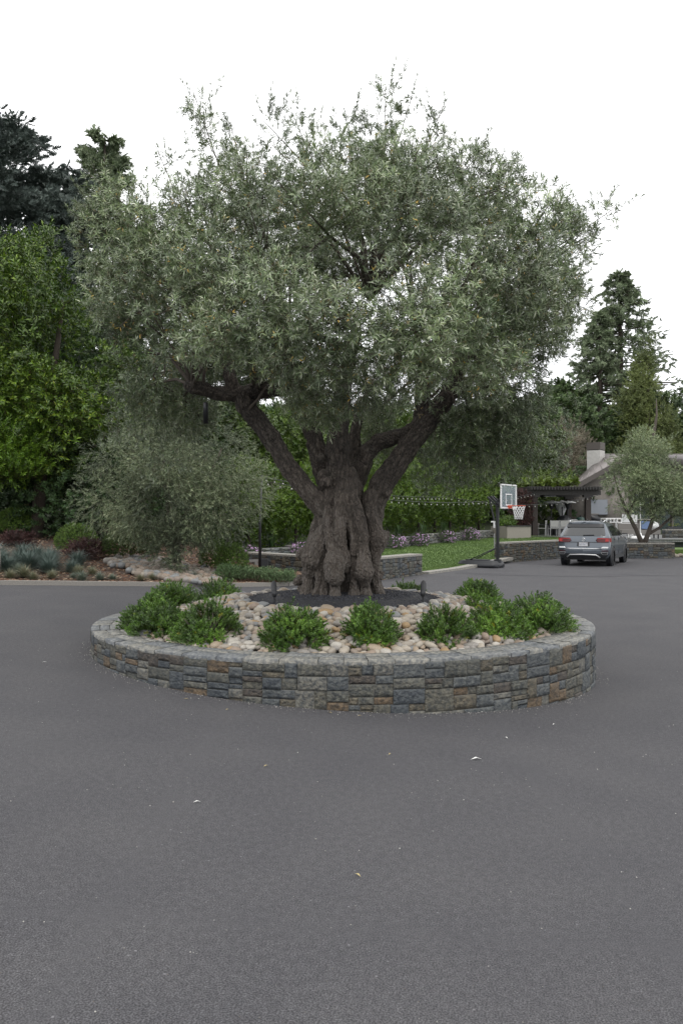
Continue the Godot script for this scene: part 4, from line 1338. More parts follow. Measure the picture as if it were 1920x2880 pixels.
func garden_left() -> void:
	# tall trees
	var ced := thing("cedar_tree", "massive dark blue-green cedar at the left edge rising above everything there", "tree", V(-19.5, .5, 38))
	var out := []
	var tint := []
	for i in 260:
		var a := rf(0, TAU)
		var f := rng.randf()
		var y := lerpf(4.0, 20.3, f)
		var R := 8.3 * sqrt(maxf(0.02, 1.0 - pow(maxf(0, (y - 10.5) / 10.4), 2.4))) * rf(.62, 1.0)
		var c := Vector3(cos(a) * R, y - .5, sin(a) * R)
		fill(out, tint, c, Vector3(1.7, .45, 1.7), 190, .7, 1.2, .15, .6, Color(.55, .57, .6), Color(1.4, 1.4, 1.45), .8, -.5)
	for i in out.size():      # sprays reach outwards
		var p: Vector3 = (out[i] as Transform3D).origin
		out[i] = grow(p, Vector3(p.x, .5, p.z).normalized() * 1.2 + rdir() * .9, rf(.7, 1.2))
	crown("needles", ced, three("cedar"), M.needle_leaf, out, tint)
	put("trunk", tubem([Vector3.ZERO, Vector3(0, 10, 0), Vector3(0, 18, 0)], [.7, .5, .06], 12), M.far_bark, ced)
	conifer("redwood_tree", "dark ragged conifer top showing between the cedar and the olive crown", "", -13.7, 46, 1.0, 6.0, 24.0, 4.4, 90, 50, "redwood", .7, .14, .5, .55)
	tree("bay_tree", "broad yellow-green bay tree with some orange leaves at the left", "tree", "", V(-9.6, .8, 25), [[[-9.6, .8, 25, .22], [-9.4, 3.2, 25, .18], [-9.0, 6.0, 24.8, .12], [-8.6, 8.5, 24.6, .05]], [[-9.4, 3.2, 25, .12], [-10.8, 5.0, 24.6, .09], [-11.2, 7.5, 24.5, .04]]],
		[[-8.7, 8.4, 24.2, 1.5, 1.3, 620], [-10.4, 9.2, 24.6, 1.4, 1.3, 540], [-7.4, 6.9, 24.0, 1.3, 1.2, 520], [-9.3, 7.0, 23.6, 1.6, 1.3, 700], [-11.0, 7.3, 24.0, 1.6, 1.4, 620], [-8.2, 5.4, 23.8, 1.5, 1.1, 560], [-10.2, 5.5, 23.8, 1.6, 1.1, 520], [-7.2, 5.0, 24.4, 1.1, 1.0, 320], [-11.6, 9.9, 25, 1.0, 1.1, 260], [-9.2, 9.9, 24.8, .7, .8, 160], [-6.6, 6.0, 24.4, .8, .8, 200], [-9.5, 3.9, 24.6, 2.2, 1.0, 520]],
		"laurel", M.glossy_leaf, 1.1, 1.7, .45, Color(.18, .24, .18), Color(1.5, 1.34, .95), .65, -.2)  # dark and light tints paint shadows and highlights into the leaf clumps
	tree("evergreen_hedge_tree", "dark ivy-clad evergreen mass under the bay tree at the left", "tree", "", V(-10.5, .8, 27), [[[-10.5, .8, 27, .25], [-10.2, 4, 27, .15], [-10, 6, 27, .05]]],
		[[-12.5, 8.2, 29.5, 2.6, 1.7, 1300], [-15.5, 8.4, 31, 2.8, 2.0, 1300], [-9.8, 8.4, 29.5, 2.2, 1.6, 1000], [-13.5, 10.2, 32, 2.4, 1.6, 900], [-16.5, 5.5, 31, 3.0, 2.2, 1200], [-11.5, 2.3, 26.5, 2.6, 2.2, 1700], [-8.2, 2.2, 26.0, 2.2, 2.1, 1500], [-5.6, 2.4, 27.0, 2.0, 2.2, 1300], [-9.4, 4.6, 26.6, 2.6, 1.6, 1200], [-13.5, 3.2, 27, 2.2, 2.6, 1100], [-6.0, 5.0, 27.6, 1.9, 1.7, 900], [-12.2, 6.0, 27.5, 2.2, 2.0, 900], [-7.2, 7.2, 28.5, 2.2, 1.8, 800]],
		"dark", M.matt_leaf, .8, 1.4, .3, Color(.6, .7, .55), Color(1.7, 1.9, 1.3), .8, -.4, .3)
	tree("oleander_shrub", "tall fresh green narrow-leaved shrub at the far left edge", "shrub", "", V(-10.6, 1.0, 23.8), [[[-10.6, 1.0, 23.8, .06], [-10.4, 2.6, 23.8, .04], [-10.3, 4.6, 23.8, .015]]],
		[[-10.1, 3.9, 23.5, 1.1, 1.2, 760], [-10.9, 5.2, 23.8, .95, 1.15, 560], [-9.8, 2.9, 23.6, 1.0, 1.0, 640], [-11.0, 2.9, 23.8, 1.2, 1.3, 700], [-9.35, 3.7, 23.8, .6, .8, 220], [-10.4, 6.2, 23.8, .3, .6, 70], [-9.8, 5.2, 23.7, .38, .6, 80]],
		"fresh", M.glossy_leaf, 1.1, 1.7, .8, Color(.25, .32, .22), Color(1.3, 1.22, .95), 1.0, -.25, 1.9)  # wide tint range stands in for shaded and highlit clumps
	# the smaller weeping olive behind the planter
	tree("weeping_olive_tree", "smaller grey weeping olive whose crown sweeps to the ground behind the planter", "tree", "", V(-4.2, .32, 20.5), [[[-4.2, .32, 20.5, .12], [-4.3, 1.4, 20.5, .10], [-4.5, 2.6, 20.4, .07], [-4.6, 4.0, 20.3, .03]], [[-4.3, 1.4, 20.5, .07], [-3.5, 2.5, 20.2, .05], [-3.0, 3.5, 20, .02]]],
		[[-4.6, 4.2, 20.2, 1.1, .95, 820], [-3.4, 4.0, 20, 1.0, .95, 700], [-5.4, 3.3, 20, 1.1, 1.0, 850], [-4.2, 3.2, 19.5, 1.2, 1.0, 1000], [-3.0, 3.0, 19.6, 1.0, .95, 750], [-2.4, 2.5, 19.9, .75, .8, 420], [-5.7, 2.2, 19.8, .95, .9, 640], [-4.6, 2.1, 19.4, 1.1, .9, 800], [-3.4, 2.0, 19.4, 1.0, .85, 700], [-4.3, 1.35, 19.3, .55, .7, 380], [-3.75, 1.4, 19.3, .55, .6, 360], [-5.0, 1.65, 19.5, .8, .6, 380], [-2.7, 1.75, 19.9, .6, .55, 240], [-4.05, .85, 19.2, .45, .55, 260], [-4.2, .80, 19.7, .38, .55, 420], [-3.95, .6, 19.3, .3, .4, 220], [-3.4, 1.45, 19.5, .5, .5, 220], [-4.3, 2.4, 19.0, 1.0, .9, 520]],
		"grey", M.olive_leaf, .95, 1.5, -.2, Color(.36, .42, .36), Color(1.9, 1.86, 1.6), 1.1, -.3, .02, "twig_bark")
	# clipped balls
	for q in [[-10.2, 25, .55, .44, "clipped round green shrub at the left edge, above the blue fescue", 1.25], [-7.15, 21.5, .50, .42, "clipped round green shrub behind the wine-red bush", 1.0], [-5.65, 21.4, .72, .42, "wide dark clipped shrub under the weeping olive, behind the cobbles", .5], [-2.82, 20.3, .40, .42, "bright clipped round shrub at the left end of the low stone wall", 1.1], [-3.3, 20.9, .38, .42, "half hidden clipped shrub touching the bright round one", .95]]:
		ball_shrub(q[0], q[1], q[2], q[3], q[4], q[5])
	wine(-6.6, 20.7, .52, .24, "dark wine-red barberry bush in front of a clipped round shrub")
	wine(-9.0, 22.3, .45, .16, "dark wine-red low bush at the left under the first round shrub")
	# tufts of grass
	var blue := dome_tuft(900, .34, .0022, [Color(.105, .145, .132), Color(.135, .175, .158), Color(.075, .11, .098)], 61)
	var tan := dome_tuft(500, .22, .0018, [Color(.20, .20, .13), Color(.26, .23, .15), Color(.15, .18, .12)], 62)
	var small := dome_tuft(500, .22, .0018, [Color(.15, .19, .16), Color(.19, .22, .17), Color(.12, .15, .12)], 63)
	for q in [[-8.55, 18.9, 1.3, 0], [-8.1, 18.2, 1.25, 0], [-7.45, 18.5, 1.2, 0], [-7.0, 19.2, 1.1, 0], [-7.75, 19.4, 1.2, 0], [-6.75, 18.4, 1.0, 0], [-9.3, 18.6, 1.2, 0], [-6.15, 18.2, .8, 0], [-8.0, 17.2, 1.0, 0], [-7.35, 17.6, 1.1, 0], [-6.5, 17.7, .95, 0], [-6.35, 19.2, 1.0, 0], [-8.9, 18.2, 1.4, 0], [-8.4, 17.6, 1.3, 0], [-7.7, 18.0, 1.35, 0], [-7.1, 18.1, 1.2, 0], [-8.2, 19.0, 1.3, 0], [-7.4, 19.3, 1.3, 0], [-6.9, 18.7, 1.1, 0], [-9.2, 19.3, 1.4, 0]]:
		grass_tuft(blue, q, "soft blue-grey fescue mound in the bark bed at the left", "blue fescue mounds in the bark bed")
	for q in [[-6.95, 16.75, 1.3], [-6.5, 16.85, 1.1], [-5.65, 18.1, 1.2], [-4.3, 18.1, 1.0], [-3.3, 18.8, 1.1], [-7.3, 16.6, 1.5], [-6.75, 17.0, 1.5], [-6.2, 17.1, 1.2], [-4.5, 17.85, 1.0], [-5.9, 17.9, 1.4]]:
		grass_tuft(tan, q, "small straw-coloured grass tuft near the kerb", "straw-coloured grass tufts")
	for q in [[-5.3, 17.5, 1.1], [-5.05, 17.6, 1.0], [-5.85, 17.4, .8], [-3.0, 19.0, 1.0], [-1.45, 20.6, 1.3], [-1.25, 20.2, 1.1], [-2.8, 19.2, 1.0], [-3.5, 19.0, 1.0], [-5.6, 17.2, 1.3], [-7.0, 17.3, 1.4]]:
		grass_tuft(small, q, "small grey-green fescue tuft beside the kerb or the groundcover", "grey-green fescue tufts")
	out = []
	tint = []
	for i in 1500:
		var p := Vector2(-1.9, 19.7) + Vector2(rf(-1.15, .75), rf(-.5, .55))
		if (p - Vector2(-2.05, 19.7)).length() > 1.05: continue
		out.append(grow(V(p.x, bedh(p.x, p.y) + rf(.0, .22), p.y), Vector3(rf(-.5, .5), 1, rf(-.5, .5)), rf(.7, 1.2)))
		tint.append(Color(.75, .8, .75).lerp(Color(1.25, 1.2, 1.15), rng.randf()))
	var gcv := thing("groundcover", "pale green leafy groundcover between the round shrub and the trunk", "groundcover", Vector3.ZERO)
	gcv.set_meta("kind", "stuff")
	crown("leaves", gcv, three("sage"), M.matt_leaf, out, tint)
	tree("low_olive_shrub", "green shrub at the edge of the bed beside the groundcover", "shrub", "", V(-3.0, .35, 19.1), [[[-3.0, .35, 19.1, .02], [-3.0, .6, 19.1, .01]]], [[-2.7, .42, 18.95, .24, .16, 160], [-2.45, .4, 18.9, .22, .15, 130]], "sage", M.matt_leaf, .8, 1.1, .6, Color(.5, .6, .45), Color(.9, 1.0, .75))
	# bark chips over the bed
	out = []
	tint = []
	for i in 14000:
		var p := along(KERB, rf(.05, .95)).lerp(along(BEDBACK, rf(.25, .95)), pow(rng.randf(), 1.6) * .6)
		out.append(Transform3D(Basis(Vector3.UP, rf(0, TAU)) * Basis(Vector3.RIGHT, rf(-.4, .4)) * Basis.from_scale(Vector3(rf(.025, .075), .012, rf(.014, .036))), V(p.x, bedh(p.x, p.y) + rf(.005, .02), p.y)))
		var g := rf(.5, 1.35)
		tint.append(Color(.15, .08, .05) * g if rng.randf() < .72 else Color(.36, .27, .19) * g)
	var bs := ST()
	box(bs, Vector3.ZERO, Vector3.ONE)
	var bc := scatter("bark_chips", bs.commit(), M.loose, out, tint, self)
	tag(bc, "red-brown bark chips covering the bed behind the kerb", "mulch")
	# a bed of cobbles under the weeping olive
	var n := 0
	var rest := []
	tint = []
	for j in 20:
		for i in 34:
			var u := (i + rf(-.25, .25) + (j % 2) * .5) / 34.0
			var v := (j + rf(-.25, .25)) / 20.0
			var p := Vector2(lerpf(-6.0, -2.85, u), lerpf(18.5, 21.6, v) + .35 * sin(u * 6.0) - u * .2)
			if (u < .12 and v < .55 - u * 2.0) or (u < .3 and v < .22) or (u > .8 and v > .75): continue
			var s := rf(.065, .105)
			var b := Basis(Vector3.UP, rf(0, TAU)) * Basis.from_scale(Vector3(s * 1.1, s * 1.15, s))
			var at := V(p.x, bedh(p.x, p.y) + .02 + s * rf(.3, .9), p.y)
			var c: int = [8, 3, 2, 8, 4, 2, 7][rng.randi() % 7]
			if v < .55 and n < 200:
				n += 1
				tag(put("cobble", pebble_meshes[rng.randi() % 7], M["pebble%d" % c], self, Transform3D(b, at)), "rounded %s cobble in the cobble patch beside the bark bed" % PEB_NAMES[c], "stone", "cobbles in the bark bed")
			else:
				rest.append(Transform3D(b, at))
				tint.append((M["pebble%d" % c] as StandardMaterial3D).albedo_color.srgb_to_linear())
	var ch := thing("cobbles", "farther cobbles of the patch under the weeping olive", "stones", Vector3.ZERO, 0.0, "cobbles in the bark bed")
	ch.set_meta("kind", "stuff")
	crown("stones", ch, pebble_meshes, M.pebble_mix, rest, tint)
	var pl := thing("stucco_pillar", "low pale stucco pillar cut off by the left edge of the view", "pillar", V(-7.58, gy(-7.5, 17.2), 17.2))
	put("shaft", boxm(Vector3(-.12, .32, 0), Vector3(.5, .66, .5)), M.concrete, pl)
	put("coping", boxm(Vector3(-.12, .67, 0), Vector3(.54, .05, .54)), M.concrete, pl)

func ball_shrub(x: float, d: float, r: float, h: float, label: String, k: float) -> void:
	var t := thing("clipped_shrub", label, "shrub", V(x, bedh(x, d) - .05, d), 0.0, "clipped round shrubs")
	var out := []
	var tint := []
	for i in int(5200 * r * (r + h)):
		var dir := rdir()
		if dir.y < -.5: continue
		var p := Vector3(0, h, 0) + dir * Vector3(r, h, r) * (1.0 + .05 * wob.get_noise_3d(dir.x * 200, dir.y * 200, dir.z * 200 + x * 99)) * (1.0 - .25 * pow(rng.randf(), 2))
		out.append(grow(p, dir + rdir() * .5 + Vector3(0, .3, 0), rf(.8, 1.3)))
		tint.append(Color(.6, .65, .6).lerp(Color(1.3, 1.25, 1.1), rng.randf()) * k)
	crown("foliage", t, three("box"), M.matt_leaf, out, tint)
	put("stem", cylm(Vector3(0, h * .4, 0), .04, .03, h * .9, 8), M.twig_bark, t)

func wine(x: float, d: float, r: float, h: float, label: String) -> void:
	tree("barberry_bush", label, "shrub", "", V(x, bedh(x, d), d), [[[x, bedh(x, d), d, .03], [x + .05, bedh(x, d) + h, d, .01]]], [[x, bedh(x, d) + h, d, r, h, 620]], "wine", M.matt_leaf, .8, 1.2, .5, Color(.6, .6, .6), Color(1.5, 1.3, 1.2), 2.0, -.3)

func grass_tuft(m: Mesh, q: Array, label: String, group: String) -> void:
	var o := thing("fescue_tuft" if group.begins_with("blue") else "grass_tuft", label, "grass", V(q[0], bedh(q[0], q[1]), q[1]), rf(0, TAU), group)
	o.scale = Vector3.ONE * q[2] * (1.35 if group.begins_with("blue") else 1.0) * Vector3(1, rf(.85, 1.15), 1)
	put("blades", m, M.matt_leaf, o)

func garden_back() -> void:
	straight_wall("garden_wall", "low straight-topped stone wall with pale cap behind the trunk of the old olive", [Vector2(-3.2, 25.9), Vector2(-1.1, 23.5), Vector2(.4, 22.2), Vector2(1.05, 22.3), Vector2(2.48, 24.6)], .645, -.1, .42, .36, .20, true, [false, true])
	straight_wall("parking_wall", "stone wall with pale cap left of the parked car, behind the basketball hoop", [Vector2(6.3, 31.0), Vector2(9.7, 34.7)], .80, -.06, .42, .34, .22, true, [true, false])
	straight_wall("parking_wall", "short stone wall under the small olive tree right of the parked car", [Vector2(12.1, 34.6), Vector2(14.45, 34.6)], .67, -.1, .45, .40, .22, true, [false, true])
	# dry stone retaining wall along the back of the lawn
	var dw := thing("dry_stone_wall", "rough low dry stone wall along the back of the lawn, below the hedge", "wall")
	var core := ST()
	for i in 7:
		var a: Vector2 = LAWNBACK[i] if i < 7 else LAWNBACK[6]
		if i == 6: break
		var b: Vector2 = LAWNBACK[i + 1]
		var run := Vector3(b.x - a.x, 0, -(b.y - a.y))
		var L := run.length()
		run /= L
		var n := run.cross(Vector3.UP)
		var y0 := (lawnh(a.x, a.y) + lawnh(b.x, b.y)) / 2
		var cells := []
		ashlar(0, L, y0 - .15, y0 + .48, .55, .2, cells)
		box(core, V(a.x, y0 + .1, a.y) + run * L / 2 - n * .25, Vector3(.34, .62, L), Basis(n, Vector3.UP, n.cross(Vector3.UP)))
		for c in cells:
			var s := Vector3(c[1] - c[0] - .025, c[3] - c[2] - .02, .3)
			put("stone", stone_meshes[rng.randi() % 5], M["cap%d" % (rng.randi() % 5)], dw, Transform3D(Basis(run, Vector3.UP, n).rotated(Vector3.UP, rf(-.06, .06)) * Basis.from_scale(s), V(a.x, (c[2] + c[3]) / 2, a.y) + run * ((c[0] + c[1]) / 2) + n * (-.12 + rf(-.04, .04))))
	put("earth_core", core.commit(), M.soil, dw)
	# flowering bushes that hang over it
	var fl := ST()
	for k in 5:
		var a := TAU * k / 5
		fl.set_color(Color(.50, .30, .54))
		tri(fl, Vector3.ZERO, Vector3(cos(a - .5) * .5, .1, sin(a - .5) * .5), Vector3(cos(a), .15, sin(a)))
		tri(fl, Vector3.ZERO, Vector3(cos(a), .15, sin(a)), Vector3(cos(a + .5) * .5, .1, sin(a + .5) * .5))
	var flower := done(fl)
	var names := ["farthest left of the row, beside the dark lamp post", "left of the trunk, fullest of the row", "hidden close behind the trunk", "just right of the trunk, brightest bloom", "second right of the trunk", "third right of the trunk", "nearest the basketball hoop on its left"]
	var fp := [[-3.3, 28.9, .7], [-1.45, 31.3, .95], [.2, 33.6, .6], [2.45, 36.3, .75], [3.75, 38.0, .62], [5.35, 40.2, .6], [6.85, 42.2, .7]]
	for i in fp.size():
		var q: Array = fp[i]
		var y := lawnh(q[0], q[1]) + .30
		var t := tree("flowering_bush", "mauve flowering bush over the wall, " + names[i], "shrub", "mauve flowering bushes along the dry stone wall", V(q[0], y - .3, q[1]), [[[q[0], y - .3, q[1], .03], [q[0], y, q[1], .01]]], [[q[0], y, q[1], q[2] * .75, .36, 420]], "sage", M.matt_leaf, .8, 1.2, .5, Color(.4, .4, .4), Color(.8, .75, .7))
		var out := []
		var tint := []
		for k in int(300 * q[2]):
			var dir := rdir()
			if dir.z < -.4 or dir.y < -.7: continue
			out.append(grow(Vector3(0, .3, 0) + dir * Vector3(q[2], .40, q[2]) * Vector3(.72, .85, .72) * rf(.9, 1.12), dir + rdir() * .5, rf(.03, .055)))
			tint.append(Color(1, 1, 1) * rf(.5, 1.25))
		scatter("flowers", flower, M.petal, out, tint, t)
	# the hedge: one clipped tree beside the other
	for i in 15:
		var f := (i - .5) / 13.0
		var p := along(LAWNBACK.slice(0, 7), clampf(f, 0, 1)) + Vector2(-1.15, .9) + (Vector2(.76, 1.0) * (f - clampf(f, 0, 1)) * 20.0)
		var y := lawnh(p.x, p.y) + .3
		var h := lerpf(3.2, 4.3, f) + rf(-.3, .3)
		tree("hedge_tree", "upright dark green hedge tree, %s along the back of the lawn" % ["leftmost", "second", "third", "fourth", "fifth", "sixth", "seventh", "eighth", "ninth", "tenth", "eleventh", "twelfth", "thirteenth", "fourteenth", "rightmost"][i], "tree", "hedge trees along the back of the lawn", V(p.x, y, p.y), [[[p.x, y, p.y, .08], [p.x, y + h * .6, p.y, .05], [p.x, y + h, p.y, .01]]],
			[[p.x, y + h * .22, p.y, 1.0, h * .26, 620], [p.x + rf(-.1, .1), y + h * .5, p.y, .98, h * .28, 680], [p.x + rf(-.2, .2), y + h * .8, p.y, .85, h * .25, 520]], "hedge", M.glossy_leaf, .9, 1.5, .5, Color(.42, .48, .4), Color(1.5, 1.35, 1.15), 1.4, -.22)
	# long leaved clumps at the hedge's foot
	var bl := tuft(60, .75, .5, .012, [Color(.05, .10, .03), Color(.065, .13, .035), Color(.04, .08, .03)], 71)
	for q in [[1.9, 37.0], [4.6, 39.9], [-2.3, 31.6], [3.3, 38.6], [5.9, 41.8], [-.4, 33.8]]:
		var o := thing("lily_clump", "dark strappy-leaved clump between the hedge and the dry stone wall", "plant", V(q[0] - .5, lawnh(q[0], q[1]) + .42, q[1] + .3), rf(0, TAU), "strappy clumps at the foot of the hedge")
		put("blades", bl, M.matt_leaf, o)
	# trees behind the hedge
	for q in [[-7.5, 40, 4.6, 3.6, "bright green leafy tree behind the weeping olive", 1.0], [-2.0, 44, 5.0, 4.0, "bright green leafy tree seen between the old olive's left limbs", 1.15], [3.6, 49, 5.2, 4.2, "bright green leafy tree seen right of the old olive's trunk", 1.2], [8.5, 54, 5.4, 4.0, "bright green leafy tree above the hedge left of the pergola", 1.1], [-13.5, 42, 6.0, 4.6, "leafy tree behind the bay tree at the left", .7], [-4.8, 37, 4.4, 3.0, "bright green leafy tree between the weeping olive and the left limb", .75]]:
		var y: float = 1.0
		var bl2 := []
		for k in 9:
			var a := rf(0, TAU)
			bl2.append([q[0] + cos(a) * q[3] * rf(.2, .65), q[2] + rf(-.55, .5) * q[3], q[1] + sin(a) * q[3] * .5, q[3] * rf(.4, .55), q[3] * rf(.35, .5), 420])
		tree("leafy_tree", q[4], "tree", "leafy trees behind the hedge", V(q[0], y, q[1]), [[[q[0], y, q[1], .25], [q[0], q[2], q[1], .15], [q[0], q[2] + 2, q[1], .04]]], bl2, "lime", M.glossy_leaf, .9, 1.5, .4, Color(.35, .42, .35) * q[5], Color(1.1, 1.05, 1.0) * q[5], .7, -.25)

func garden_right() -> void:
	# small grey olive by the patio
	var y0 := .62
	tree("small_olive_tree", "small grey-green olive with forked trunk above the short stone wall at the right", "tree", "", V(13.4, y0, 34.9), [[[13.25, y0, 34.9, .12], [13.35, 1.0, 34.8, .10], [13.55, 1.6, 34.8, .08], [13.7, 2.4, 34.8, .06], [13.8, 3.4, 34.8, .03]], [[13.15, y0, 34.9, .11], [12.85, 1.25, 34.8, .09], [12.45, 2.0, 34.8, .075], [12.1, 2.9, 34.8, .05], [11.9, 3.6, 34.8, .02]], [[13.4, 1.05, 34.8, .07], [13.95, 1.35, 34.9, .06], [14.6, 1.9, 35, .05], [15.1, 2.8, 35, .02]], [[12.5, 1.95, 34.8, .05], [12.75, 2.5, 34.7, .04], [12.8, 3.2, 34.7, .02]]],
		[[12.1, 3.3, 34.4, .75, .65, 520], [12.6, 4.2, 34.6, .8, .65, 560], [13.3, 4.5, 34.6, .85, .75, 620], [13.6, 3.5, 34.2, .95, .8, 800], [13.0, 3.4, 34.2, .8, .65, 560], [14.6, 3.9, 34.6, .95, .85, 760], [14.7, 2.8, 34.4, .85, .8, 620], [13.7, 2.6, 34.3, .8, .65, 520], [15.6, 3.4, 34.8, .9, .95, 600], [11.75, 2.65, 34.6, .4, .5, 150], [12.1, 2.45, 34.8, .35, .35, 90], [13.0, 5.1, 34.8, .42, .5, 150], [15.4, 2.2, 34.9, .6, .6, 260], [14.5, 4.8, 34.8, .5, .45, 130], [13.3, 5.35, 34.8, .22, .35, 40], [14.3, 2.0, 34.5, .6, .5, 240], [12.45, 2.3, 34.5, .6, .45, 240], [15.3, 1.8, 34.7, .7, .6, 300], [13.5, 1.95, 34.4, .5, .4, 180], [14.9, 1.5, 34.8, .5, .4, 160]],
		"grey", M.olive_leaf, 1.4, 2.1, .1, Color(1.05, 1.10, .88), Color(2.5, 2.45, 2.05), 1.2, -.25, 1.1, "twig_bark")
	# ivy and scrub behind the pergola
	tree("bright_scrub_tree", "bright lime-green ivy-covered scrub rising left of the chimney", "tree", "", V(13.6, .8, 56), [[[13.6, .8, 56, .2], [13.8, 5, 56, .08]]], [[13.3, 6.8, 55.5, 1.2, 1.2, 420], [14.9, 6.9, 56, .95, 1.0, 330], [14.2, 5.4, 55.7, 1.2, 1.1, 380], [12.4, 3.6, 55, 1.5, 1.3, 520], [14.2, 3.9, 55, 1.5, 1.2, 460], [11.6, 2.4, 54, 1.6, 1.5, 560], [13.6, 2.3, 54.5, 1.8, 1.4, 560], [15.6, 3.6, 56, 1.2, 1.4, 360], [10.6, 4.2, 55, 1.4, 1.4, 420]], "lime", M.glossy_leaf, .8, 1.3, .4, Color(.4, .45, .38), Color(1.35, 1.2, 1.1), .9, -.25)
	tree("tan_scrub_tree", "greyish tan feathery bush left of the chimney's top", "tree", "", V(17.3, .8, 60), [[[17.3, .8, 60, .2], [17.3, 6, 60, .06]]], [[17.1, 7.6, 60, 1.3, 1.5, 420], [17.9, 6.4, 60, 1.3, 1.5, 380], [16.4, 6.2, 60, 1.2, 1.6, 380], [17.3, 4.4, 60, 1.8, 1.6, 420]], "tan", M.matt_leaf, .9, 1.5, .6, Color(.6, .6, .6), Color(1.35, 1.3, 1.25), 1.0, -.4)
	tree("smoke_bush", "dark wine-red bush behind the basketball backboard", "shrub", "", V(11.0, .6, 47.5), [[[11.0, .6, 47.5, .06], [11.0, 2.4, 47.5, .03]]], [[10.75, 2.7, 47.4, .55, .65, 460], [10.5, 1.9, 47.2, .55, .8, 420], [10.8, 1.6, 47.2, .5, .7, 300]], "wine", M.matt_leaf, 1.3, 2.0, .5, Color(.6, .6, .6), Color(1.5, 1.3, 1.2), 1.2, -.3)
	# oaks on the slope
	var oaks := [[19.0, 70, 9.5, 5.0, "dark round oak above and left of the chimney"], [26.5, 72, 9.0, 5.5, "dark oak behind the ridge of the house"], [34.0, 74, 9.0, 5.5, "dark oak at the right edge behind the house"], [13.0, 72, 8.5, 5.0, "dark oak showing under the right of the olive's crown"], [22.5, 80, 12.2, 4.5, "higher dark oak in front of the redwoods"], [6.0, 78, 8.0, 5.5, "dark oak far behind the trunk"], [-4, 80, 8.5, 6.0, "dark oak far behind the left limbs"], [-16, 76, 9.0, 6.5, "dark oak far behind the weeping olive"], [-28, 70, 9.0, 6.5, "dark oak far behind the bay tree"]]
	for q in oaks:
		var bl := []
		for k in 11:
			var a := rf(0, TAU)
			bl.append([q[0] + cos(a) * q[3] * rf(.2, .75), q[2] + rf(-1.1, .45) * q[3] * .8, q[1] + sin(a) * q[3] * .6, q[3] * rf(.38, .55), q[3] * rf(.3, .45), 420])
		tree("oak_tree", q[4], "tree", "oaks on the slope behind the garden", V(q[0], 2.0, q[1]), [[[q[0], 1.5, q[1], .4], [q[0], q[2], q[1], .2]]], bl, "oak", M.matt_leaf, .9, 1.6, .4, Color(.65, .7, .65), Color(1.7, 1.65, 1.4), .5, -.3)
	conifer("redwood_tree", "tall tapering redwood standing over the oaks at the right, the taller of the pair", "redwoods at the right", 28.0, 80, 3, 9.0, 26.4, 8.4, 230, 14, "redwood", .8, .10, .55, .72)
	conifer("redwood_tree", "slimmer lower redwood just left of the tallest one at the right", "redwoods at the right", 25.0, 77, 3, 9.0, 21.5, 5.6, 150, 14, "redwood", .75, .10, .4, .8)
	conifer("redwood_tree", "ragged conifer at the right edge beyond the yew", "redwoods at the right", 37.5, 82, 3, 7.0, 19.0, 5.0, 130, 14, "redwood", .8, .10, .4, .7)
	var yb := []
	for k in 26:
		var f := k / 25.0
		var R := 2.9 * pow(1.0 - f, .75) + .3
		var a := rf(0, TAU)
		yb.append([25.4 + cos(a) * R * .55, lerpf(5.5, 16.3, f), 66 + sin(a) * R * .4, lerpf(1.9, .55, f), lerpf(1.5, .75, f), int(lerpf(330, 100, f))])
	yb.append([23.7, 11.0, 65.5, 1.5, 1.4, 240])
	yb.append([26.6, 10.0, 65.5, 1.8, 1.6, 260])
	tree("yew_tree", "olive-green billowing conical tree in front of the redwoods at the right", "tree", "", V(25.4, 2, 66), [[[25.4, 2, 66, .35], [25.4, 15, 66, .06]]], yb, "yew", M.matt_leaf, .8, 1.3, .5, Color(.6, .62, .55), Color(1.5, 1.45, 1.3), .6, -.35)
	var sn := thing("dead_snag", "bare grey leaning dead stem rising above the small olive", "tree", V(22.9, 6.0, 59))
	put("stem", tubem([Vector3(0, 0, 0), Vector3(.25, 2.2, 0), Vector3(.45, 3.4, 0), Vector3(.42, 4.6, 0)], [.16, .12, .08, .02], 7), M.twig_bark, sn)
	# far wood on the hill at the right
	var out := []
	var tint := []
	for i in 26000:
		var u := rf(-1.0, 1.0)
		var v := rf(.12, 1.0)
		var a := lerpf(-1.15, 1.15, u * .5 + .5)
		var d := lerpf(49.0, 260.0, v * v)
		var y := lerpf(0.3, 1.0, v) + 17.0 * smoothstep(0.0, 1.0, v) * (1.0 + 0.5 * sin((u * .5 + .5) * 5.0))
		out.append(grow(V(a * d, y + rf(0, 3.0), d), rdir() + Vector3.UP, d * rf(.014, .026)))
		tint.append(Color(.8, .9, .9).lerp(Color(1.7, 1.8, 1.6), rng.randf()))
	var w := thing("far_woods", "hazy wooded hillside far behind the house at the right edge", "woods", Vector3.ZERO)
	w.set_meta("kind", "stuff")
	crown("leaves", w, three("oak"), M.matt_leaf, out, tint)
	# strip of lawn and cobbles at the far right
	var g := put("side_lawn", boxm(V(17.2, .16, 38.5), Vector3(4.6, .3, 4.0)), M.lawn, self)
	g.set_meta("kind", "structure")
	for i in 26:
		var s := rf(.08, .13)
		var c: int = [0, 1, 2, 3, 7, 8][rng.randi() % 6]
		tag(put("edge_cobble", pebble_meshes[rng.randi() % 7], M["pebble%d" % c], self, Transform3D(Basis(Vector3.UP, rf(0, TAU)) * Basis.from_scale(Vector3(s * 1.2, s, s)), V(14.75 + rf(0, 1.6), .06, 35.6 + rf(-.45, .6)))), "rounded %s cobble right of the short stone wall's end" % PEB_NAMES[c], "stone", "cobbles right of the short stone wall")

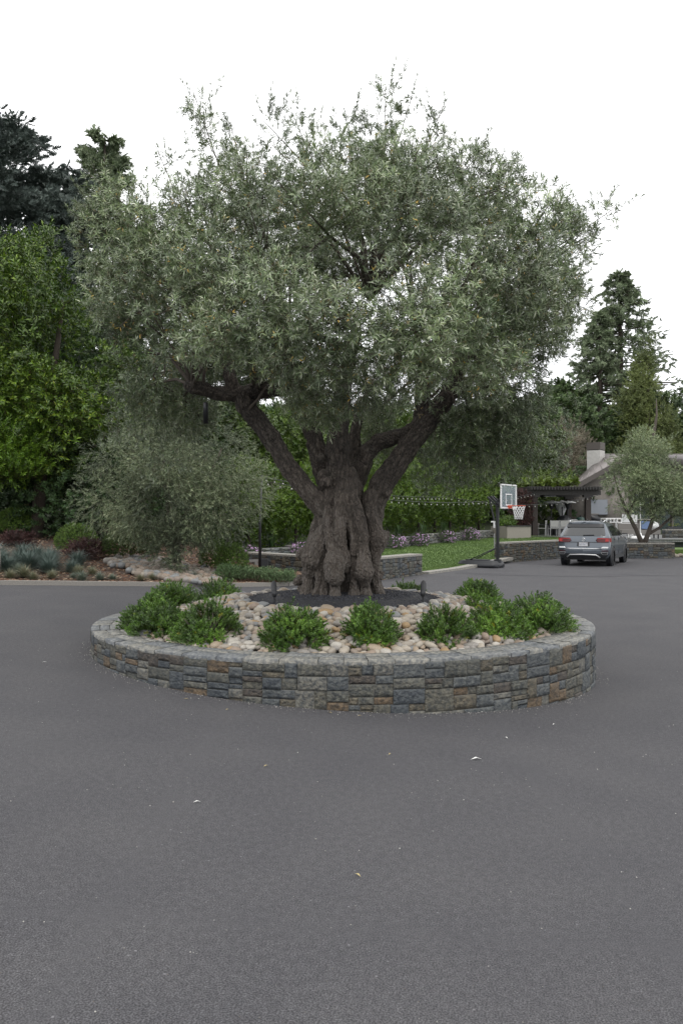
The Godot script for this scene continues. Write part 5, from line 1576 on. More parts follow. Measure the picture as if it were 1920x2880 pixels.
# ---------------------------------------------------------------- basketball hoop
func hoop() -> void:
	var x := 5.48
	var d := 28.0
	var t := thing("basketball_hoop", "portable basketball hoop with glass backboard on a black pole at the lawn's edge", "basketball hoop", V(x, gy(x, d), d), 0.0)
	# the base lies to the left and away, the board faces right: f is the way the board faces
	var f := Vector3(.80, 0, .60)
	var s := f.cross(Vector3.UP)
	var B := Basis(f, Vector3.UP, s)
	var st := ST()
	var out := [Vector2(.12, -.30), Vector2(-.05, -.42), Vector2(-1.15, -.42), Vector2(-1.4, -.30), Vector2(-1.4, .30), Vector2(-1.15, .42), Vector2(-.05, .42), Vector2(.12, .30)]
	slab(st, Vector3(0, .02, 0), f, s, out, -.12)
	var topo := []
	for q in out: topo.append((q as Vector2) * .9 + Vector2(-.06, 0))
	for i in out.size():
		var j := (i + 1) % out.size()
		var a: Vector3 = f * (out[i] as Vector2).x + s * (out[i] as Vector2).y + Vector3(0, .14, 0)
		var b := f * (out[j] as Vector2).x + s * (out[j] as Vector2).y + Vector3(0, .14, 0)
		var c := f * (topo[j] as Vector2).x + s * (topo[j] as Vector2).y + Vector3(0, .24, 0)
		var e := f * (topo[i] as Vector2).x + s * (topo[i] as Vector2).y + Vector3(0, .24, 0)
		quad(st, a, e, c, b)
	slab(st, Vector3(0, .2, 0), f, s, topo, -.04)
	slab(st, Vector3(0, .24, 0), f, s, [Vector2(-.35, -.12), Vector2(-1.15, -.2), Vector2(-1.15, .2), Vector2(-.35, .12)], -.035)
	put("base", done(st), M.black_plastic, t)
	for k in [-1, 1]:
		put("wheel", cylm(f * .1 + s * (.18 * k) + Vector3(0, .06, 0), .06, .06, .05, 14, Basis(s, f, Vector3.UP).orthonormalized()), M.black_plastic, t)
	put("pole", boxm(Vector3(0, 1.2, 0), Vector3(.09, 2.36, .09), B), M.black_paint, t)
	put("collar", boxm(Vector3(0, .16, 0), Vector3(.19, .28, .19), B), M.black_plastic, t)
	for k in [-1, 1]:
		put("brace", tubem([Vector3(0, .72, 0) + s * .05 * k, f * -1.0 + s * (.2 * k) + Vector3(0, .25, 0)], [.016, .016], 8), M.black_paint, t)
	# arms
	for k in [-1, 1]:
		put("arm", barm(f * -.22 + s * (.1 * k) + Vector3(0, 2.52, 0), f * .34 + s * (.14 * k) + Vector3(0, 2.02, 0), .03, .06), M.black_paint, t)
		put("arm", barm(f * -.34 + s * (.1 * k) + Vector3(0, 2.50, 0), f * .05 + s * (.14 * k) + Vector3(0, 2.16, 0), .025, .05), M.black_paint, t)
		put("arm", barm(s * (.1 * k) + Vector3(0, 2.3, 0), f * .36 + s * (.14 * k) + Vector3(0, 2.62, 0), .03, .06), M.black_paint, t)
	put("lift_bar", barm(f * -.34 + Vector3(0, 2.5, 0), f * -.12 + Vector3(0, 1.65, 0), .04, .05), M.black_paint, t)
	put("lift_handle", boxm(f * -.18 + Vector3(0, 1.62, 0), Vector3(.12, .05, .06), B), M.white_paint, t)
	put("lift_grip", boxm(f * -.12 + Vector3(0, 1.52, 0), Vector3(.05, .24, .07), B), M.white_paint, t)
	put("rule_strip", boxm(f * -.12 + Vector3(0, .95, 0), Vector3(.02, .5, .05), B), M.steel, t)
	# backboard: 1.37 x .84
	var o := f * .42 + Vector3(0, 2.50, 0)
	var W := .62
	var H := .42
	put("backboard_glass", boxm(o, Vector3(.012, H * 2 - .04, W * 2 - .04), B), M.clear_glass, t)
	for q in [[0, H - .02, W * 2, .045], [0, -H + .02, W * 2, .045]]: put("backboard_frame", boxm(o + Vector3(0, q[1], 0), Vector3(.04, q[3], q[2]), B), M.white_paint, t)
	for k in [-1, 1]: put("backboard_frame", boxm(o + s * (k * (W - .02)), Vector3(.041, H * 2 - .09, .045), B), M.white_paint, t)
	for k in [-1, 1]: put("backboard_rib", boxm(o - f * .03 + s * (k * .2), Vector3(.02, H * 2 - .06, .022), B), M.black_paint, t)
	for q in [[0, .075, .50, .035], [0, -.30, .50, .035]]: put("target_stripe", boxm(o + f * .008 + Vector3(0, q[1], 0), Vector3(.004, q[3], q[2]), B), M.white_paint, t)
	for k in [-1, 1]: put("target_stripe", boxm(o + f * .008 + s * (k * .232) + Vector3(0, -.112, 0), Vector3(.004, .34, .035), B), M.white_paint, t)
	put("rim_bracket", boxm(o + f * .06 + Vector3(0, -.36, 0), Vector3(.14, .11, .16), B), M.rim_red, t)
	var rc := o + f * .37 + Vector3(0, -.33, 0)
	var rimo := put("rim", torusm(rc, .228, .010), M.rim_red, t)
	var net := ST()
	for k in 12:
		for dirn in [-1, 1]:
			var pts := []
			for j in 7:
				var a: float = TAU * k / 12.0 + dirn * j * .262
				var r := lerpf(.226, .125, pow(j / 6.0, .7)) + (.012 if j == 6 else 0.0)
				pts.append(rc + Vector3(cos(a) * r, -.02 - .075 * j, sin(a) * r))
			tube(net, pts, [.0075, .0075, .0075, .0075, .0075, .0075, .0075], 4)
	put("net", done(net, true), M.net_cord, rimo)

# ---------------------------------------------------------------- parked car; local -z is forward, y up, the tail at z = 0
const LEV := [[.30, .10], [.42, .015], [.60, .0], [.72, .03], [.90, .07], [1.06, .10], [1.16, .18], [1.36, .36], [1.53, .50], [1.595, .44], [1.635, .60]]   # height, tail's z

func halfw(level: int) -> float:
	return [.80, .875, .90, .905, .90, .875, .845, .755, .66, .56, .30][level]

func car() -> void:
	var t := thing("parked_car", "grey-blue parked sport utility car seen from behind between the two stone walls", "car", V(8.73, gy(8.73, 28.8), 28.8), -deg_to_rad(28.5))
	# stations: distance from the tail, then for each level a height factor; the cabin closes over the bonnet
	var sts := []
	for z in [0.0, .35, .75, 1.3, 2.0, 2.6, 3.0, 3.35, 3.7, 4.05, 4.28, 4.40]:
		var row := []
		for l in LEV.size():
			var y: float = LEV[l][0]
			var w := halfw(l)
			var zz: float = z + (LEV[l][1] as float) * maxf(0.0, 1.0 - z / .75)
			var topy: float = 1.64
			if z > 2.0: topy = lerpf(1.62, 1.02, smoothstep(2.05, 3.25, z))
			if z > 3.3: topy = lerpf(1.03, .88, (z - 3.3) / 1.1)
			if y > 1.0: y = lerpf(1.0, y, clampf((topy - 1.0) / .64, .02, 1)) if topy > 1.0 else topy
			if topy <= 1.0 and y > topy: y = topy
			if z > 3.9: w *= 1.0 - .22 * pow((z - 3.9) / .5, 2.0)
			if l > 6 and z > 3.0: w = minf(w, .78)
			row.append(Vector3(w, y, -zz))
		sts.append(row)
	var st := ST()
	var nl := LEV.size()
	for i in sts.size() - 1:
		for l in nl - 1:
			var a: Vector3 = sts[i][l]
			var b: Vector3 = sts[i][l + 1]
			var c: Vector3 = sts[i + 1][l + 1]
			var e: Vector3 = sts[i + 1][l]
			quad(st, a, b, c, e)
			var m := Vector3(-1, 1, 1)
			quad(st, e * m, c * m, b * m, a * m)
		var p: Vector3 = sts[i][nl - 1]
		var q: Vector3 = sts[i + 1][nl - 1]
		var mp := p * Vector3(-1, 1, 1)
		var mq := q * Vector3(-1, 1, 1)
		var up := Vector3(0, .012, 0)
		quad(st, p, Vector3(0, p.y, p.z) + up, Vector3(0, q.y, q.z) + up, q)
		quad(st, Vector3(0, p.y, p.z) + up, mp, mq, Vector3(0, q.y, q.z) + up)
	for e in [0, sts.size() - 1]:
		for l in nl - 1:
			var a: Vector3 = sts[e][l]
			var b: Vector3 = sts[e][l + 1]
			var bow := .05 if e == 0 else -.05
			for k in 6:
				var u0 := -1.0 + k / 3.0
				var u1 := u0 + 1.0 / 3.0
				var P := func(v: Vector3, u: float) -> Vector3: return Vector3(v.x * u, v.y, v.z + bow * (1.0 - u * u))
				var A: Vector3 = P.call(a, u0)
				var Bq: Vector3 = P.call(b, u0)
				var C: Vector3 = P.call(b, u1)
				var D: Vector3 = P.call(a, u1)
				if e == 0: quad(st, A, Bq, C, D)
				else: quad(st, D, C, Bq, A)
	put("body", done(st), M.car_paint, t)
	# on the tail: a point at half-width share u, height y, standing off by e
	var tail := func(x: float, y: float, e: float) -> Vector3:
		var l := 0
		while l < nl - 2 and (LEV[l + 1][0] as float) < y: l += 1
		var f := (y - (LEV[l][0] as float)) / ((LEV[l + 1][0] as float) - (LEV[l][0] as float))
		var w := lerpf(halfw(l), halfw(l + 1), f)
		var z: float = lerpf(LEV[l][1], LEV[l + 1][1], f)
		return Vector3(x, y, -z + .05 * (1.0 - pow(x / w, 2)) + e)
	var panel := func(called: String, rows: Array, e: float, m: Material) -> MeshInstance3D:     # rows of [y, x0, x1] from below
		var s := ST()
		var NX := 8
		for i in rows.size() - 1:
			for k in NX:
				var q := []
				for c in [[i, k], [i + 1, k], [i + 1, k + 1], [i, k + 1]]:
					var r: Array = rows[c[0]]
					q.append(tail.call(lerpf(r[1], r[2], float(c[1]) / NX), r[0], e))
				quad(s, q[0], q[1], q[2], q[3])
		# edges, so that the panel has a thickness
		for i in rows.size() - 1:
			for side in [0, 1]:
				var r0: Array = rows[i]
				var r1: Array = rows[i + 1]
				var a: Vector3 = tail.call(r0[1 + side], r0[0], e)
				var b: Vector3 = tail.call(r1[1 + side], r1[0], e)
				var back := Vector3(0, 0, -e - .01)
				if side == 0: quad(s, a + back, b + back, b, a)
				else: quad(s, a, b, b + back, a + back)
		return put(called, done(s), m, t)
	var rw: MeshInstance3D = panel.call("rear_window", [[1.10, -.74, .74], [1.16, -.745, .745], [1.30, -.705, .705], [1.42, -.655, .655]], .012, M.dark_glass)
	panel.call("roof_spoiler", [[1.42, -.665, .665], [1.48, -.645, .645], [1.535, -.62, .62]], .035, M.black_paint)
	put("wiper", barm(tail.call(-.02, 1.125, .035), tail.call(.36, 1.135, .03), .02, .03), M.black_plastic, rw)
	panel.call("tail_crease", [[.865, -.80, .80], [.885, -.80, .80]], .008, M.black_paint)
	panel.call("bumper_lower", [[.30, -.74, .74], [.40, -.84, .84], [.47, -.86, .86]], .02, M.black_plastic)
	panel.call("bumper_band", [[.47, -.86, .86], [.545, -.865, .865]], .012, M.car_paint)
	panel.call("bumper_step", [[.64, -.60, .60], [.665, -.66, .66]], .05, M.satin_silver)
	for k in [-1, 1]:
		panel.call("bumper_step", [[.665, minf(k * .62, k * .86), maxf(k * .62, k * .86)], [.72, minf(k * .68, k * .87), maxf(k * .68, k * .87)]], .045, M.satin_silver)
		panel.call("reflector", [[.56, minf(k * .64, k * .87), maxf(k * .64, k * .87)], [.585, minf(k * .64, k * .87), maxf(k * .64, k * .87)]], .02, M.lamp_dark)
		panel.call("exhaust_trim", [[.43, minf(k * .66, k * .84), maxf(k * .66, k * .84)], [.53, minf(k * .60, k * .87), maxf(k * .60, k * .87)]], .028, M.chrome)
		panel.call("exhaust_opening", [[.445, minf(k * .68, k * .82), maxf(k * .68, k * .82)], [.50, minf(k * .645, k * .84), maxf(k * .645, k * .84)]], .034, M.black_paint)
		var lm: MeshInstance3D = panel.call("tail_light", [[.875, minf(k * .50, k * .885), maxf(k * .50, k * .885)], [.94, minf(k * .43, k * .885), maxf(k * .43, k * .885)], [1.035, minf(k * .49, k * .87), maxf(k * .49, k * .87)]], .018, M.lamp_dark)
		for q in [[.995, 1.02, .485, .88], [.905, .985, .76, .87]]:
			var s := ST()
			for i in 6:
				var x0: float = lerpf(q[2], q[3], i / 6.0) * k
				var x1: float = lerpf(q[2], q[3], (i + 1) / 6.0) * k
				var pts := [tail.call(x0, q[0], .024), tail.call(x0, q[1], .024), tail.call(x1, q[1], .024), tail.call(x1, q[0], .024)]
				if k > 0: quad(s, pts[0], pts[1], pts[2], pts[3])
				else: quad(s, pts[3], pts[2], pts[1], pts[0])
			put("lens", done(s), M.lamp_red, lm)
		# the lamp wraps round onto the flank
		put("tail_light_side", boxm(Vector3(k * .893, .955, -.24), Vector3(.03, .14, .30)), M.lamp_red, t)
	put("bumper_guard", tubem([tail.call(-.58, .33, .05), tail.call(-.46, .42, .06), tail.call(0, .435, .06), tail.call(.46, .42, .06), tail.call(.58, .33, .05)], [.025, .025, .025, .025, .025], 8), M.satin_silver, t)
	# number plate, badge and name
	panel.call("plate_recess", [[.725, -.215, .215], [.875, -.215, .215]], .006, M.black_plastic)
	var pl := put("number_plate", boxm(tail.call(0, .80, .022), Vector3(.31, .125, .008)), M.plate, t)
	var font := SystemFont.new()
	font.font_names = PackedStringArray(["Droid Sans"])
	var tm := TextMesh.new()
	tm.text = "8ZVT677"; tm.font = font; tm.font_size = 20; tm.pixel_size = .0042; tm.depth = .004
	put("plate_letters", tm, M.plate_ink, pl, Transform3D(Basis.from_scale(Vector3(.92, 1.05, 1)), tail.call(0, .80, .029)))
	var nm := TextMesh.new()
	nm.text = "T A O S"; nm.font = font; nm.font_size = 16; nm.pixel_size = .0038; nm.depth = .006
	put("model_letters", nm, M.chrome, t, Transform3D(Basis(), tail.call(0, .695, .008)))
	var bc: Vector3 = tail.call(0, .965, .015)
	var badge := put("badge", torusm(bc, .058, .007, Basis(Vector3.RIGHT, PI / 2)), M.chrome, t)
	for q in [[-.03, .045, -.0, .005], [.03, .045, .0, .005], [-.045, .01, -.022, -.042], [-.022, -.042, 0, -.005], [0, -.005, .022, -.042], [.022, -.042, .045, .01]]:
		put("badge_stroke", barm(bc + Vector3(q[0], q[1], .004), bc + Vector3(q[2], q[3], .004), .010, .010), M.chrome, badge)
	# glass at the sides, a ribbon along the cabin
	for k in [-1, 1]:
		for q in [["quarter_window", [[.62, 1.10, .60, 1.10], [.72, 1.42, .80, 1.10]], [[.74, 1.10], [.80, 1.44], [.98, 1.455], [.98, 1.10]]], ["side_window", [], [[1.02, 1.10], [1.02, 1.46], [1.88, 1.475], [1.92, 1.09]]], ["side_window", [], [[1.97, 1.09], [1.93, 1.475], [2.25, 1.43], [2.62, 1.24], [2.86, 1.08]]]]:
			var s := ST()
			var pts := []
			for c in q[2]:
				var y: float = c[1]
				var w := lerpf(.868, .705, clampf((y - 1.08) / .36, 0, 1)) + .018
				pts.append(Vector3(k * w, y, -(c[0] as float)))
			for i in range(1, pts.size() - 1):
				if k > 0: tri(s, pts[0], pts[i], pts[i + 1])
				else: tri(s, pts[0], pts[i + 1], pts[i])
			put(q[0], done(s), M.dark_glass, t)
		put("roof_rail", tubem([Vector3(k * .60, 1.60, -.55), Vector3(k * .62, 1.655, -.72), Vector3(k * .63, 1.675, -1.3), Vector3(k * .63, 1.665, -1.95), Vector3(k * .62, 1.61, -2.15)], [.014, .02, .02, .02, .014], 8), M.satin_silver, t)
		put("door_handle", boxm(Vector3(k * .90, .97, -1.12), Vector3(.035, .035, .2)), M.car_paint, t)
		put("door_handle", boxm(Vector3(k * .90, .96, -2.05), Vector3(.035, .035, .2)), M.car_paint, t)
		put("sill", boxm(Vector3(k * .845, .33, -2.1), Vector3(.12, .14, 2.0)), M.black_plastic, t)
		put("door_gap", boxm(Vector3(k * .898, .75, -1.0), Vector3(.012, .62, .012)), M.black_paint, t)
		put("door_gap", boxm(Vector3(k * .898, .75, -1.95), Vector3(.012, .62, .012)), M.black_paint, t)
		var mr := put("mirror", boxm(Vector3(k * .99, 1.10, -2.72), Vector3(.2, .13, .1)), M.black_paint, t)
		put("mirror_shell", boxm(Vector3(k * .99, 1.085, -2.675), Vector3(.19, .10, .02)), M.steel, mr)
		for z in [.80, 3.48]:
			var side := Basis(Vector3.FORWARD, -PI / 2 * k)
			var c := Vector3(k * .80, .345, -z)
			put("arch_trim", torusm(Vector3(k * .875, .36, -z), .385, .045, Basis(Vector3.FORWARD, PI / 2)), M.black_plastic, t)
			put("wheel_well", cylm(Vector3(k * .80, .36, -z), .385, .385, .19, 24, Basis(Vector3.FORWARD, PI / 2)), M.black_paint, t)
			var ts := ST()
			lathe(ts, [Vector2(.22, -.11), Vector2(.32, -.11), Vector2(.345, -.07), Vector2(.345, .07), Vector2(.32, .11), Vector2(.225, .11), Vector2(.215, .08)], 28)
			var wh := put("wheel", done(ts, true), M.tyre, t, Transform3D(side, c + Vector3(k * .02, 0, 0)))
			put("rim_disc", cylm(Vector3(0, .055, 0), .22, .22, .01, 24), M.black_paint, wh)
			for j in 5:
				for e in [-.16, .16]:
					var a := TAU * j / 5
					put("spoke", barm(Vector3(cos(a) * .03, .075, sin(a) * .03), Vector3(cos(a + e) * .215, .085, sin(a + e) * .215), .03, .028), M.alloy, wh)
			put("rim_ring", torusm(Vector3(0, .085, 0), .222, .012), M.alloy, wh)
			put("hub", cylm(Vector3(0, .085, 0), .04, .035, .03, 12), M.alloy, wh)
	put("aerial_fin", slabm(Vector3(-.01, 1.645, -.75), Vector3(0, 0, -1), Vector3.UP, [Vector2(-.05, 0), Vector2(.12, 0), Vector2(-.02, .07)], .02), M.black_paint, t)
	put("underside", boxm(Vector3(0, .27, -2.1), Vector3(1.5, .1, 3.6)), M.black_paint, t)

# ---------------------------------------------------------------- house, pergola and terrace
func polyroof(called: String, pts: Array, parent: Node, m: Material, thick := .12) -> MeshInstance3D:
	var st := ST()
	var n: Vector3 = (pts[1] - pts[0]).cross(pts[2] - pts[0]).normalized()
	if n.y < 0: n = -n
	for i in range(1, pts.size() - 1):
		tri(st, pts[0], pts[i], pts[i + 1])
		tri(st, pts[0] - n * thick, pts[i + 1] - n * thick, pts[i] - n * thick)
	for i in pts.size():
		var a: Vector3 = pts[i]
		var b: Vector3 = pts[(i + 1) % pts.size()]
		quad(st, a, a - n * thick, b - n * thick, b)
	return put(called, done(st), m, parent)

func house() -> void:
	var at := V(18, .7, 53)
	var t := thing("house", "low tan stucco house with standing-seam metal roof and square chimney", "house", at)
	var L := func(x: float, y: float, d: float) -> Vector3: return V(x, y, d) - at
	put("wall", slabm(L.call(14.9, .7, 52.2), Vector3.RIGHT, Vector3.UP, [Vector2(0, 0), Vector2(13, 0), Vector2(13, 4.0), Vector2(6.9, 4.4), Vector2(3.7, 5.1), Vector2(0, 2.95)], -.3), M.stucco, t)
	put("side_wall", boxm(L.call(15.05, 2.1, 55.5), Vector3(.3, 2.8, 6.0)), M.stucco, t)
	put("garage_wall", boxm(L.call(14.2, 1.9, 54.6), Vector3(4.4, 2.4, .3)), M.pale_stucco, t)
	# roof: a three-cornered slope above the rake board, and the main slope that runs to the right
	var T: Vector3 = L.call(14.45, 3.55, 51.5)
	var A: Vector3 = L.call(18.6, 5.86, 51.5)
	var R0: Vector3 = L.call(18.45, 6.22, 56.2)
	var U0: Vector3 = L.call(16.2, 4.52, 53.6)
	var r := polyroof("roof", [T, A, R0, U0], t, M.roof_metal)
	var r2 := polyroof("roof", [L.call(18.6, 5.86, 51.5), L.call(20.2, 5.05, 51.6), L.call(29, 5.0, 51.4), L.call(29, 6.18, 56), L.call(18.46, 6.22, 56.2)], t, M.roof_metal)
	for k in 6:
		var u := (k + .8) / 7.0
		var a: Vector3 = T.lerp(A, u)
		var b: Vector3 = T.lerp(R0, u) if u < .5 else A.lerp(R0, (u - .5) * 2.0 * .4 + .6)
		put("seam", barm(T.lerp(A, u * .85) + Vector3(0, .03, 0), U0.lerp(R0, clampf(u * 1.1, 0, 1)) + Vector3(0, .03, 0), .04, .05), M.roof_metal, r)
	for k in 14:
		var x := 19.6 + k * .66
		put("seam", barm(L.call(x + .4, 5.27 - k * .015, 51.6), L.call(x, 6.19, 55.4), .04, .05), M.roof_metal, r2)
	put("ridge_cap", barm(L.call(18.4, 6.25, 56.2), L.call(29, 6.22, 56.0), .28, .08), M.roof_metal, r2)
	put("rake_board", barm(L.call(14.4, 3.38, 51.4), L.call(18.6, 5.72, 51.4), .12, .30), M.fascia, t)
	put("rake_board", barm(L.call(18.62, 5.72, 51.4), L.call(20.4, 4.85, 51.4), .12, .30), M.fascia, t)
	put("soffit", polyroof("soffit_board", [L.call(14.5, 3.36, 51.5), L.call(18.6, 5.66, 51.5), L.call(18.6, 5.64, 52.2), L.call(14.5, 3.34, 52.2)], t, M.fascia, .03).mesh, M.fascia, t, Transform3D(Basis(), Vector3(0, -.05, 0)))
	# chimney
	var yb := Basis(Vector3.UP, deg_to_rad(-38))
	var cc: Vector3 = L.call(17.55, 0, 55.0)
	var ch := put("chimney", boxm(cc + Vector3(0, 5.3 - .7, 0), Vector3(.92, 3.6, .92), yb), M.pale_stucco, t)
	put("chimney_shroud", boxm(cc + Vector3(0, 7.40 - .7, 0), Vector3(.95, .50, .95), yb), M.fascia, ch)
	put("chimney_vent", boxm(cc + Vector3(0, 7.12 - .7, 0), Vector3(.72, .10, .72), yb), M.dark_metal, ch)
	for q in [[-.40, -.40], [.40, -.40], [-.40, .40], [.40, .40]]: put("vent_post", boxm(cc + Vector3(0, 7.12 - .7, 0) + yb * Vector3(q[0], 0, q[1]), Vector3(.10, .11, .10), yb), M.fascia, ch)
	put("saddle_flashing", boxm(cc + Vector3(-.35, 4.95 - .7, .55), Vector3(.55, .05, .3)), M.fascia, ch)
	# doors of glass at the right
	for k in 4:
		var x := 19.5 + k * 1.35
		var w := put("glass_door", boxm(L.call(x, 2.05, 52.05), Vector3(1.15, 2.5, .05)), M.window_glass, t)
		put("door_frame", boxm(L.call(x - .63, 2.05, 52.0), Vector3(.12, 2.6, .12)), M.fascia, w)
		put("door_frame", boxm(L.call(x, 3.36, 52.0), Vector3(1.35, .12, .12)), M.fascia, w)
	put("downpipe", tubem([L.call(18.85, .8, 52.0), L.call(18.85, 1.7, 52.0), L.call(18.6, 1.95, 52.0), L.call(18.3, 1.98, 52.0)], [.03, .03, .03, .03], 8), M.stucco, t)
	put("wall_box", boxm(L.call(18.45, 1.45, 52.02), Vector3(.14, .3, .12)), M.dark_metal, t)
	var sc := thing("outdoor_screen", "grey covered outdoor screen hung on the tan wall behind the pergola", "screen", V(16.62, 2.45, 52.05))
	put("cover", boxm(Vector3(0, .02, 0), Vector3(1.46, .97, .10)), M.screen_cover, sc)
	put("edge", boxm(Vector3(0, -.50, 0), Vector3(1.50, .05, .12)), M.dark_metal, sc)

func pergola() -> void:
	var t := thing("pergola", "dark timber pergola with close rafters and climbing plant over the dining terrace", "pergola", V(13.6, .7, 47.5))
	for q in [[-2.1, 0], [1.07, 0.0], [-2.1, -4], [1.07, -4]]:
		var p := put("post", boxm(Vector3(q[0], 1.22, q[1]), Vector3(.30, 2.44, .30)), M.timber, t)
		put("base_block", boxm(Vector3(q[0], .06, q[1]), Vector3(.34, .12, .34)), M.timber, p)
		put("corbel", boxm(Vector3(q[0], 2.46, q[1]), Vector3(.56, .34, .36)), M.beam, p)
	for z in [0.0, -4.0]:
		for e in [-.13, .13]: put("beam", boxm(Vector3(-.4, 2.56, z + e), Vector3(4.4, .28, .08)), M.beam, t)
	for k in 25: put("rafter", boxm(Vector3(-2.45 + k * .172, 2.80, -2.0), Vector3(.065, .17, 5.6)), M.beam, t)
	for k in 5: put("batten", boxm(Vector3(-.4, 2.91, -3.8 + k * .95), Vector3(4.3, .05, .05)), M.beam, t)
	var heater := put("ceiling_heater", boxm(Vector3(-1.1, 2.42, -.3), Vector3(.75, .10, .16)), M.dark_metal, t)
	put("heater_grille", boxm(Vector3(-1.1, 2.36, -.3), Vector3(.7, .02, .12)), M.steel, heater)
	var out := []
	var tint := []
	for i in 900:
		var p := Vector3(rf(-2.2, .6), 2.95 + rf(0, .28), rf(-4.2, -.1))
		out.append(grow(p, rdir() + Vector3(0, .8, 0), rf(.7, 1.1)))
		tint.append(Color(1.3, 1.15, .8) * rf(.6, 1.2))
	var v := thing("climbing_plant", "yellow-green climbing plant spread over the pergola's rafters", "climber", V(13.6, .7, 47.5))
	crown("leaves", v, three("lime"), M.glossy_leaf, out, tint)
	put("stem", tubem([Vector3(-2.3, 0, -4.1), Vector3(-2.28, 1.5, -4.1), Vector3(-2.2, 2.95, -3.9)], [.03, .025, .02], 6), M.twig_bark, v)
	# slabs of the terrace
	var o := put("terrace", slabm(V(0, .58, 0), Vector3.RIGHT, Vector3.FORWARD, [Vector2(10.4, 46.2), Vector2(13.0, 44.4), Vector2(13.0, 39.2), Vector2(30, 38.2), Vector2(30, 60), Vector2(10.4, 60)], .12), M.patio_stone, self)
	o.set_meta("kind", "structure")
	var o2 := put("terrace_step", slabm(V(0, .1, 0), Vector3.RIGHT, Vector3.FORWARD, [Vector2(10.6, 46.4), Vector2(13.1, 44.6), Vector2(13.1, 39.4), Vector2(30, 38.4), Vector2(30, 59), Vector2(10.6, 59)], .48), M.slate1, self)
	o2.set_meta("kind", "structure")
	var pb := thing("planter_box", "pale stucco planter box with a plant, right of the basketball pole", "planter", V(9.55, .45, 45.0), .5)
	for k in [-1, 1]:
		put("side", boxm(Vector3(.80 * k, .42, 0), Vector3(.12, .84, 1.4)), M.concrete, pb)
		put("side", boxm(Vector3(0, .42, .64 * k), Vector3(1.48, .84, .12)), M.concrete, pb)
	put("soil", boxm(Vector3(0, .74, 0), Vector3(1.48, .06, 1.16)), M.soil, pb)
	put("coping", boxm(Vector3(0, .86, .66), Vector3(1.76, .05, .18)), M.dark_metal, pb)
	tree("box_plant", "dark strap-leaved plant growing in the pale planter box", "plant", "", V(9.4, 1.2, 45.0), [[[9.4, 1.2, 45, .03], [9.4, 1.5, 45, .01]]], [[9.3, 1.5, 44.9, .5, .28, 220], [9.9, 1.4, 45, .4, .2, 130]], "hedge", M.glossy_leaf, .9, 1.4, .6)
	var bw := thing("terrace_wall", "low tan stucco wall between the planter box and the pergola post", "wall", V(11.0, .7, 48.2))
	put("face", boxm(Vector3(-.1, .22, 0), Vector3(2.0, .9, .3)), M.stucco, bw)
	put("coping", boxm(Vector3(-.1, .69, 0), Vector3(2.06, .06, .36)), M.concrete, bw)

func chair(x: float, d: float, turn: float, label: String) -> void:
	var t := thing("dining_chair", label, "chair", V(x, .70, d), turn, "grey dining chairs under the pergola")
	put("seat", boxm(Vector3(0, .44, 0), Vector3(.50, .03, .46)), M.grey_sling, t)
	put("backrest", boxm(Vector3(0, .72, .24), Vector3(.48, .36, .02), Basis(Vector3.RIGHT, .12)), M.grey_sling, t)
	for k in [-1, 1]:
		put("leg", barm(Vector3(.26 * k, 0, .23), Vector3(.26 * k, .92, .27), .035, .035), M.steel, t)
		put("leg", barm(Vector3(.26 * k, 0, -.22), Vector3(.26 * k, .64, -.22), .035, .035), M.steel, t)
		put("armrest", barm(Vector3(.26 * k, .65, .27), Vector3(.26 * k, .65, -.24), .045, .03), M.black_plastic, t)
	put("rear_rail", barm(Vector3(-.26, .50, .24), Vector3(.26, .50, .24), .03, .03), M.steel, t)

